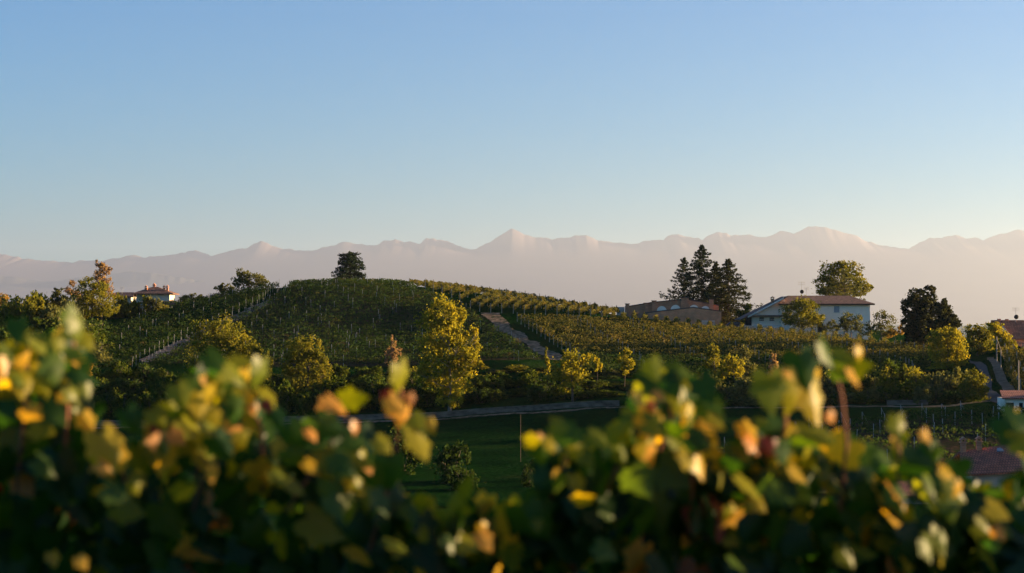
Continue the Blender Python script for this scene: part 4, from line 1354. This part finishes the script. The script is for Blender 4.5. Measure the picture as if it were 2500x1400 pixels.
LEFT = [(60, 727, 46, "gold"), (30, 745, 40, "olive"), (100, 722, 40, "gold"), (110, 740, 50, "gold"), (190, 748, 40, "green"), (130, 755, 40, "olive"), (300, 716, 22, "gold"), (318, 735, 26, "gold"),
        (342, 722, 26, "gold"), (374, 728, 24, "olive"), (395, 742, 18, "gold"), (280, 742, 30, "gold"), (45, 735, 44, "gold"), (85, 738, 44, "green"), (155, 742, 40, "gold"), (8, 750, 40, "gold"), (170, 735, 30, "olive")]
for i, (p, t, w_, kd) in enumerate(LEFT):
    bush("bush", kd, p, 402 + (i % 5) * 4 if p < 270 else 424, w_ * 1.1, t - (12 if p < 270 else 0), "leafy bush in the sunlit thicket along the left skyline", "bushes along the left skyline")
rnd.seed(5)
for i in range(34):
    p = rnd.uniform(-60, 235)
    t = rnd.uniform(775, 900)
    d = 400 - (t - 760) * 0.62
    if p > 235 - (t - 775) * 0.1:
        continue
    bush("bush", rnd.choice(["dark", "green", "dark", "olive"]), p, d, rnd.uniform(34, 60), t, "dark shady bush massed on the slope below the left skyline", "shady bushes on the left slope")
tree("broadleaf_tree", "small peach-coloured bushy tree rising behind the leftmost vine shoot", 206, 330, [(204, 878, 14, 16), (208, 900, 18, 20), (202, 925, 20, 22), (206, 955, 20, 24)], LEAF_orange, clumps=90, per=26, leaf=0.17, seed=71, trunk=0.12)

# shrub belt along the foot of the hill
rnd.seed(9)
BELT = []
for p in range(210, 1560, 30):
    BELT.append((p + rnd.uniform(-12, 12), 322 + rnd.uniform(-5, 8), rnd.uniform(905, 945) + (12 if p < 420 else 0), rnd.uniform(26, 44)))
    BELT.append((p + rnd.uniform(-14, 14), 309 + rnd.uniform(-3, 5), rnd.uniform(935, 970) + (12 if p < 420 else 0), rnd.uniform(26, 44)))
for p in range(215, 1580, 34):
    BELT.append((p + rnd.uniform(-12, 12), 316 + rnd.uniform(-3, 3), rnd.uniform(918, 955), rnd.uniform(28, 46)))
for (p, d, t, w_) in BELT:
    bush("shrub", rnd.choice(["dark", "green", "green", "dark"]), p, d, w_, t, "dark leafy shrub in the belt above the retaining wall", "shrubs in the belt above the retaining wall", cat="shrub")
for p in range(640, 1620, 26):
    if 1325 < p < 1372:
        continue
    bush("shrub", rnd.choice(["green", "gold", "dark", "olive", "green"]), p + rnd.uniform(-10, 10), 333 + rnd.uniform(-3, 5), rnd.uniform(22, 36), rnd.uniform(890, 915),
         "leafy shrub at the top of the bank under the vineyard rows", "shrubs at the top of the bank", cat="shrub")
for p in range(230, 500, 30):
    bush("shrub", rnd.choice(["dark", "green"]), p + rnd.uniform(-10, 10), 335 + rnd.uniform(-4, 6), rnd.uniform(26, 44), rnd.uniform(880, 915), "dark shrub at the foot of the hill behind the leftmost vines", "shrubs at the left foot of the hill", cat="shrub")
# sunlit hedge on the right
for p in range(1560, 2390, 30):
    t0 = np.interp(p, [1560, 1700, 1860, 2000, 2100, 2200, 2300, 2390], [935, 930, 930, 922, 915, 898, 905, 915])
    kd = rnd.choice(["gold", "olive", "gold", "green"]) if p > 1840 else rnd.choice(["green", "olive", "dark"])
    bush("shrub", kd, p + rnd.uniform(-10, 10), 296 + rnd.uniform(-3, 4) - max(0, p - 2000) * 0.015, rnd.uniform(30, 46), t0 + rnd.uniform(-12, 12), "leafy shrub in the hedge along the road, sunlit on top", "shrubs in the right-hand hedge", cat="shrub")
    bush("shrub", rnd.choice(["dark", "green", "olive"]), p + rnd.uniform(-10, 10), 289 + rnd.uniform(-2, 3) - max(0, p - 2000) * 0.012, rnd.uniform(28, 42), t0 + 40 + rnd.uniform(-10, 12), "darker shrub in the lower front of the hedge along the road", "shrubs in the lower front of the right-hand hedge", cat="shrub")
tree("bush", "tall round bush at the right end of the hedge beside the lane", 2380, 286, [(2378, 925, 26, 22), (2395, 945, 20, 24), (2365, 955, 26, 28), (2390, 975, 24, 22)], LEAF_gold, clumps=130, per=34, leaf=0.16, seed=72, cat="bush", trunk=0.1)

# dark young trees in the meadow
for (p, d, t, w_, sd) in ((1098, 205, 1078, 62, 1), (985, 214, 1044, 62, 2), (1335, 208, 1112, 46, 3), (1135, 198, 1140, 52, 4), (930, 218, 1060, 40, 5), (1290, 200, 1135, 26, 6), (1655, 262, 1010, 50, 7), (1610, 258, 1050, 40, 8)):
    lab = "dark shrubby young tree in the shaded meadow" if sd < 7 else "dark bushy tree at the meadow edge behind the tall near vines"
    bush("young_tree", "dark", p, d, w_, t, lab, "dark young trees in the meadow" if sd < 7 else "bushy trees at the meadow edge", cat="tree")
x_, y_, z_ = gpos(674, 300.5)
dt = empty("bare_tree", (x_, y_, z_), "thin pale bare trunk leaning at the roadside", "tree")
MB().tube([(0.35, 0, -0.2), (0.3, 0, 0.9), (0.05, 0, 2.0), (-0.25, 0.1, 3.1)], [0.1, 0.08, 0.06, 0.02], 6).build("trunk", MAT_palebark, dt)
# ------------------------------------------------------------------ the near row of grapevines, out of focus
LEAF_near = leaf_mat("grape_leaf", [(0.0, (0.009, 0.036, 0.009)), (0.25, (0.018, 0.056, 0.010)), (0.45, (0.055, 0.098, 0.010)), (0.58, (0.20, 0.19, 0.010)),
                                    (0.70, (0.42, 0.27, 0.02)), (0.80, (0.50, 0.25, 0.08)), (0.90, (0.22, 0.05, 0.022)), (1.0, (0.10, 0.010, 0.012))], 0.6, 2.4, 0.4, 0.015, (1.15, 1.0, 0.16))  # autumn colours; yellow and peach stops brightened to stand in for sunlight
MAT_cane = noise_mat("reddish_cane", (0.12, 0.05, 0.03), (0.24, 0.10, 0.06), 30, 0.7, stretch=(1, 1, 0.2))
MAT_grape = noise_mat("dark_grapes", (0.015, 0.010, 0.03), (0.04, 0.02, 0.06), 8, 0.35)

_half = [(-0.10, 0.0), (-0.30, 0.16), (-0.34, 0.36), (-0.12, 0.50), (0.06, 0.44), (0.16, 0.56), (0.34, 0.60), (0.40, 0.42), (0.52, 0.34), (0.66, 0.30), (0.80, 0.14), (1.0, 0.0)]
_out = np.array(_half + [(x, -y) for x, y in reversed(_half[1:-1])])
NO = len(_out)
_ctr = np.array([0.28, 0.0])
_ring = _ctr + (_out - _ctr) * 0.55
LEAF2 = np.concatenate([_out, _ring, _ctr[None]])
_lf, _lc = [], []
for i in range(NO):
    j = (i + 1) % NO
    _lf += [i, j, NO + j, NO + i]
    _lc.append(4)
for i in range(NO):
    j = (i + 1) % NO
    _lf += [NO + i, NO + j, 2 * NO]
    _lc.append(3)
_lf, _lc = np.array(_lf), np.array(_lc)


class LeafBag:
    def __init__(self):
        self.co, self.hue = [], []

    def add(self, c, u, n, L, hue, fold, curl):
        v = np.cross(n, u)
        p = LEAF2 - np.array([0.3, 0])
        z = -fold * np.abs(p[:, 1]) - curl * (p[:, 0]) ** 2 + 0.03 * np.sin(p[:, 0] * 9) * np.abs(p[:, 1])
        co = c + (p[:, :1] * u + p[:, 1:] * v + z[:, None] * n) * L / 1.25
        self.co.append(co)
        self.hue.append(np.full(len(_lc), hue))

    def mesh(self, org):
        k = len(self.co)
        co = np.concatenate(self.co) - np.array(org)
        nv = len(LEAF2)
        f = (_lf[None] + (np.arange(k) * nv)[:, None]).ravel()
        return np_mesh("leaves", co, f, np.tile(_lc, k), {"hue": ('FACE', np.clip(np.concatenate(self.hue), 0, 1))}, smooth=True)


HAND = [  # px, py, length px, tip angle, tilt to the sun, hue (peach stands in for sunlight)
    (172, 775, 66, -70, 50, .46), (190, 802, 74, -80, 60, .54), (210, 833, 60, -60, 35, .62), (58, 812, 50, -60, 30, .6), (95, 838, 72, -55, 60, .52), (128, 850, 60, -20, 20, .32),
    (142, 842, 46, -90, 40, .6), (60, 882, 56, 60, 60, .72), (185, 868, 56, -30, 40, .68), (42, 805, 70, -80, 10, .25), (10, 872, 70, -60, 30, .48), (115, 922, 70, -70, 15, .52), (150, 905, 84, -50, 25, .66),
    (188, 908, 80, -100, 10, .25), (60, 925, 64, -60, 40, .64), (55, 957, 46, -90, 40, .66), (105, 947, 76, -80, 30, .62), (182, 968, 66, -70, 60, .52), (192, 1000, 50, -80, 60, .56), (155, 975, 44, -10, 30, .7),
    (108, 1002, 66, -40, 10, .2), (78, 1008, 66, -20, 30, .72), (106, 988, 40, -90, 10, .95), (100, 1048, 76, -20, 30, .62), (132, 1012, 84, -40, 20, .36), (212, 1030, 64, -60, 30, .7), (226, 1066, 52, -60, 60, .76),
    (262, 1092, 116, -55, 30, .67), (290, 1122, 70, -70, 30, .7), (322, 1025, 80, -60, 10, .22), (20, 1010, 80, -20, 10, .2), (385, 1018, 66, -50, 20, .58), (440, 965, 74, -80, 15, .5), (487, 988, 88, -90, 35, .68),
    (508, 930, 46, -60, 60, .78), (462, 935, 60, -70, 20, .45), (530, 945, 66, -90, 15, .52), (545, 905, 74, -45, 10, .25), (575, 912, 86, -50, 65, .52), (592, 880, 66, -10, 60, .52), (636, 912, 86, -100, 60, .54), (520, 880, 70, -40, 20, .35),
    (655, 968, 70, -50, 65, .62), (612, 975, 38, -90, 40, .72), (620, 1000, 36, -90, 40, .8), (652, 992, 40, -60, 20, .97), (470, 1045, 92, -35, 60, .6), (375, 1080, 52, -90, 50, .84), (430, 1068, 60, -40, 30, .82),
    (382, 1060, 50, -30, 10, .97), (590, 1072, 60, 50, 30, .6), (515, 1052, 66, -70, 60, .52), (500, 1122, 72, -80, 30, .66), (520, 1160, 54, -100, 60, .76), (560, 1020, 80, -30, 10, .22), (540, 1090, 90, -60, 10, .2),
    (820, 985, 78, -35, 60, .77), (862, 977, 80, 10, 30, .55), (800, 1010, 60, -60, 40, .8), (762, 1028, 50, -30, 20, .34), (868, 1047, 42, -90, 60, .84), (762, 1060, 44, -60, 50, .78), (805, 1042, 90, -20, 10, .2), (720, 1060, 80, -50, 10, .25),
    (842, 1110, 165, -20, 65, .5), (760, 1140, 54, -40, 50, .7), (820, 1136, 34, -90, 50, .76), (898, 1142, 38, -60, 50, .8), (886, 1106, 50, -90, 60, .62), (936, 1087, 60, -40, 30, .62), (860, 1080, 80, -20, 10, .3), (910, 1160, 90, -50, 10, .3),
    (980, 922, 92, -95, 60, .62), (968, 987, 66, -45, 30, .75), (950, 966, 40, -60, 20, .96), (1002, 975, 36, -80, 30, .86), (965, 1004, 54, -60, 30, .76), (985, 1022, 66, -120, 60, .76), (1010, 1060, 70, -65, 60, .62),
    (1026, 1087, 92, -60, 45, .64), (1057, 1040, 46, -90, 50, .68), (1022, 1032, 66, -40, 30, .52), (720, 1110, 80, -40, 15, .34), (690, 1160, 66, -40, 60, .55), (722, 1192, 58, -40, 50, .6), (872, 1182, 66, -50, 40, .7),
    (1140, 1190, 70, 70, 50, .5), (1365, 1042, 54, -10, 20, .55), (1390, 1062, 84, -20, 15, .3), (1300, 1078, 48, 0, 20, .62), (1318, 1072, 36, -60, 30, .8), (1345, 1087, 46, -60, 30, .66), (1460, 1072, 66, -30, 20, .55),
    (1410, 1102, 66, -70, 30, .65), (1432, 1122, 58, -40, 20, .5), (1322, 1104, 76, -80, 15, .42), (1412, 1182, 66, -70, 40, .65), (1595, 902, 70, -70, 20, .55), (1585, 928, 84, -90, 5, .32), (1562, 975, 56, -55, 50, .74), (1610, 967, 40, -60, 40, .82),
    (1588, 992, 40, -40, 10, .9), (1655, 908, 70, -10, 20, .46), (1702, 922, 70, -10, 65, .62), (1722, 947, 92, -60, 10, .16), (1690, 1017, 66, -90, 65, .68), (1722, 1042, 54, -30, 40, .7), (1740, 1012, 92, -60, 10, .3), (1746, 1032, 60, -40, 30, .6),
    (1520, 1062, 92, 60, 20, .5), (1577, 1102, 80, -95, 35, .68), (1597, 1112, 80, -95, 60, .76), (1602, 1042, 84, -30, 30, .5), (1690, 1122, 92, -50, 60, .64), (1712, 1142, 70, -80, 60, .7), (1650, 1082, 70, -50, 60, .55),
    (1830, 1052, 70, -60, 40, .7), (1842, 1087, 70, -60, 60, .82), (1875, 1092, 60, -30, 20, .98), (1902, 1100, 56, -40, 20, .98), (1912, 1115, 60, -70, 20, .58), (1880, 955, 120, -90, 20, .54), (1960, 902, 112, -80, 10, .22),
    (1945, 962, 122, -110, 40, .65), (1987, 982, 122, -85, 40, .66), (1990, 922, 80, -100, 50, .7), (1925, 912, 40, -60, 50, .76), (1996, 1022, 48, -80, 50, .68), (2020, 862, 92, -50, 60, .42), (2060, 875, 70, -10, 20, .46), (2100, 897, 70, 10, 20, .56),
    (2085, 922, 60, -70, 60, .74), (2100, 862, 44, -90, 50, .7), (2055, 910, 60, -30, 20, .4), (1970, 1060, 70, -30, 20, .5), (2010, 1068, 66, -30, 20, .58), (2190, 1042, 70, -95, 30, .56), (2188, 1082, 48, -90, 50, .74), (2262, 1066, 44, -60, 40, .74),
    (2330, 1208, 84, -20, 20, .56), (2400, 1292, 66, -40, 20, .58), (2432, 1322, 66, -70, 20, .6), (2452, 1300, 50, -30, 20, .6), (1790, 1260, 60, -80, 40, .72), (1850, 1230, 60, -40, 30, .66), (2230, 1225, 40, -80, 30, .3), (310, 1245, 90, -10, 15, .56),
    (260, 1140, 60, -40, 40, .76), (130, 1365, 46, -60, 30, .7), (200, 1375, 46, -60, 30, .72), (340, 1170, 50, -60, 30, .6), (450, 1200, 70, 20, 30, .56), (250, 1200, 46, 50, 40, .7), (1180, 1290, 40, -60, 30, .7), (1640, 1160, 110, -30, 10, .42), (1560, 1170, 110, -60, 10, .44),
    (1700, 1080, 80, -30, 10, .2), (1640, 940, 80, -60, 10, .2), (1800, 1120, 90, -20, 10, .24), (2030, 1020, 40, -60, 30, .82),
]
CONT = [(-500, 830), (0, 850), (60, 830), (120, 870), (170, 800), (220, 860), (215, 940), (200, 1030), (250, 1100), (300, 1150), (345, 1070), (380, 1020), (440, 960), (500, 920), (560, 900), (640, 930), (675, 1000),
        (640, 1050), (700, 1110), (760, 1075), (820, 1050), (890, 1060), (930, 1120), (960, 1190), (1000, 1250), (1080, 1265), (1150, 1230), (1200, 1245), (1290, 1250), (1320, 1150), (1360, 1090), (1440, 1120), (1490, 1175),
        (1510, 1080), (1560, 970), (1600, 930), (1680, 940), (1740, 970), (1770, 1050), (1725, 1130), (1770, 1180), (1820, 1090), (1855, 1030), (1920, 1060), (1960, 1050), (2010, 1060), (2060, 1090), (2100, 1120), (2150, 1120), (2180, 1070),
        (2230, 1090), (2330, 1120), (2345, 1150), (2370, 1180), (2465, 1180), (2475, 1020), (2500, 1040), (3000, 1030)]
CX_, CY_ = [c[0] for c in CONT], [c[1] for c in CONT]
fr = np.random.default_rng(77)
NPL = 14
PW = 0.66
px0 = -PW * NPL / 2 + PW / 2
bags = [LeafBag() for _ in range(NPL)]


def which(x):
    return int(np.clip(round((x - px0) / PW), 0, NPL - 1))


def put(c, ang, tilt, L, hue, r):
    a = math.radians(ang)
    u = np.array([math.cos(a), r.normal(0, 0.25), math.sin(a)])
    u /= np.linalg.norm(u)
    n0 = np.array([0, -1.0, 0])
    n0 = n0 - u * (n0 @ u)
    n0 /= np.linalg.norm(n0)
    w = np.cross(u, n0)
    if w[0] < 0:
        w = -w
    t = math.radians(tilt)
    n = n0 * math.cos(t) + w * math.sin(t)
    bags[which(c[0])].add(np.array(c), u, n, L, hue, r.uniform(0.05, 0.4), r.uniform(-0.1, 0.35))


for (px, py, L, ang, tilt, hue) in HAND:
    d = 4.8 + fr.uniform(-0.2, 0.2)
    hue = hue - 0.045 if 0.53 < hue < 0.7 else hue
    put(at(px, py, d), ang + fr.normal(0, 6), tilt, L / F * d * 0.95, hue, fr)
# small leaves and tendril tips along the ragged top
for _ in range(100):
    px = fr.uniform(-100, 2600)
    top = np.interp(px, CX_, CY_)
    py = top - 8 + abs(fr.normal(0, 70))
    d = 4.95 + fr.uniform(-0.15, 0.5)
    put(at(px, py, d), fr.normal(-75, 40), fr.uniform(0, 80), fr.uniform(0.03, 0.07), float(np.clip(fr.normal(0.52, 0.14), 0.1, 0.85)), fr)
# scattered leaves on the near side of the row
for _ in range(80):
    px = fr.uniform(-100, 2600)
    top = np.interp(px, CX_, CY_)
    py = top + 20 + abs(fr.normal(0, 115))
    put(at(px, py, 4.7 + fr.uniform(-0.15, 0.15)), fr.normal(-75, 40), fr.uniform(20, 85), fr.uniform(0.04, 0.085), float(np.clip(fr.normal(0.5, 0.15), 0.1, 0.95)), fr)
# mass of the canopy below its ragged top line
made = 0
while made < 2600:
    px = fr.uniform(-2300, 4800)
    inside = -80 < px < 2580
    if not inside and fr.uniform() > 0.55:
        continue
    d = 4.95 + fr.gamma(2.0, 0.10)
    top = np.interp(px, CX_, CY_)
    if px > 2600:
        top = 1240 + 60 * math.sin(px * 0.01)  # unseen vine tops off right, set low to let sunlight through
    below = 12 + fr.uniform() ** 1.0 * (1500 - top)
    py = top + below
    if inside and 2150 < px < 2470 and 1080 < py < 1215 and fr.uniform() < 0.6:
        continue
    hue = np.clip(fr.normal(0.20, 0.12), 0.03, 0.6)
    q = fr.uniform()
    if q < 0.24 and below < 300:
        hue = fr.uniform(0.5, 0.72)
    elif q < 0.155:
        hue = fr.uniform(0.74, 1.0)
    x, y, z = at(px, py, d)
    if z < -1.0 and fr.uniform() < 0.3:
        continue
    L = fr.uniform(0.075, 0.135)
    put((x, y, z), fr.normal(-70, 45), fr.uniform(-10, 80), L, hue, fr)
    made += 1

LABELS = {5: "blurred grapevine at the left edge with the tallest yellow-green shoots", 6: "blurred grapevine left of centre with one thin upright shoot of sun-tinted peach leaves",
          7: "blurred grapevine right of centre carrying red-tinted stems under lit yellow leaves", 8: "blurred dark grapevine on the right with large backlit yellow leaves on brown stems"}
CANES = {5: [[(150, 1250), (165, 1000), (178, 850), (185, 780)], [(40, 1200), (60, 1000), (70, 840)], [(330, 1250), (290, 1130), (215, 1035)], [(470, 1250), (520, 1100), (545, 980), (560, 900)], [(480, 1180), (490, 1040), (500, 930)]],
         6: [[(900, 1350), (960, 1150), (975, 1010), (982, 910)], [(700, 1250), (780, 1120), (850, 1020)], [(980, 1010), (1020, 1060), (1050, 1042)], [(640, 1200), (640, 1050), (600, 960)]],
         7: [[(1560, 1350), (1590, 1150), (1640, 1020), (1632, 950), (1595, 930)], [(1690, 1250), (1688, 1080), (1692, 990)], [(1330, 1250), (1380, 1130), (1400, 1050)], [(1480, 1200), (1530, 1080), (1600, 1030)]],
         8: [[(1880, 1250), (1912, 1080), (1925, 960), (1950, 880)], [(2050, 1250), (2068, 1080), (2055, 970), (2035, 880)], [(2190, 1250), (2195, 1120), (2190, 1030)]]}
for i in range(NPL):
    x = px0 + i * PW
    if not bags[i].co:
        continue
    y = 5.35
    z = float(h(x, y))
    vis = i in LABELS
    root = empty("grapevine", (x, y, z), LABELS.get(i, "grapevine continuing the near row past the edge of the picture"), "grapevine", None if vis else "grapevines past the picture edge")
    link("leaves", bags[i].mesh((x, y, z)), LEAF_near, root)
    MB().tube([(0, 0, -0.1), (0.03, 0.02, 0.3), (-0.02, 0, 0.62), (0.04, 0, 0.85)], [0.035, 0.03, 0.028, 0.022], 8).build("trunk", MAT_bark, root, smooth=True)
    MB().tube([(0.04, 0, 0.85), (0.25, 0.03, 0.92), (PW * 0.55, 0.02, 0.95)], [0.02, 0.014, 0.008], 7).build("arm", MAT_bark, root, smooth=True)
    for cpl in CANES.get(i, []):
        P = [np.array(at(p[0], p[1], 5.0)) - np.array((x, y, z)) for p in cpl]
        MB().tube([tuple(p) for p in P], [0.0045] * (len(P) - 1) + [0.002], 6).build("cane", MAT_cane, root, smooth=True)
    for g in range(2):
        gx, gz = fr.uniform(-0.25, 0.25), fr.uniform(0.78, 1.0)
        gm = MB()
        for _ in range(34):
            t = fr.uniform()
            a = fr.uniform(0, 6.28)
            rr_ = 0.035 * (1 - 0.7 * t)
            gm.ball((gx + math.cos(a) * rr_, -0.25 + math.sin(a) * rr_, gz - 0.13 * t), 0.008, 8, 5)
        gm.build("grape_cluster", MAT_grape, root, smooth=True)
# stake and wires of the near row
sx, sy, sz = at(2166, 1300, 5.2)
gz0 = float(h(sx, sy))
stake = MB().box(-0.006, 0.006, -0.006, 0.006, -0.3, sz - gz0).build("trellis_stake", MAT_metal, loc=(sx, sy, gz0))
tag(stake, "thin pale metal stake low among the dark vine leaves at lower right", "stake")
wire = MB().tube([(-4.5, 5.34, float(h(-4.5, 5.34)) + 0.96), (0, 5.36, float(h(0, 5.36)) + 0.95), (4.5, 5.34, float(h(4.5, 5.34)) + 0.96)], 0.0018, 5).build("trellis_wire", MAT_metal)
tag(wire, "long thin trellis wire strung through the near grapevine row", "wire")
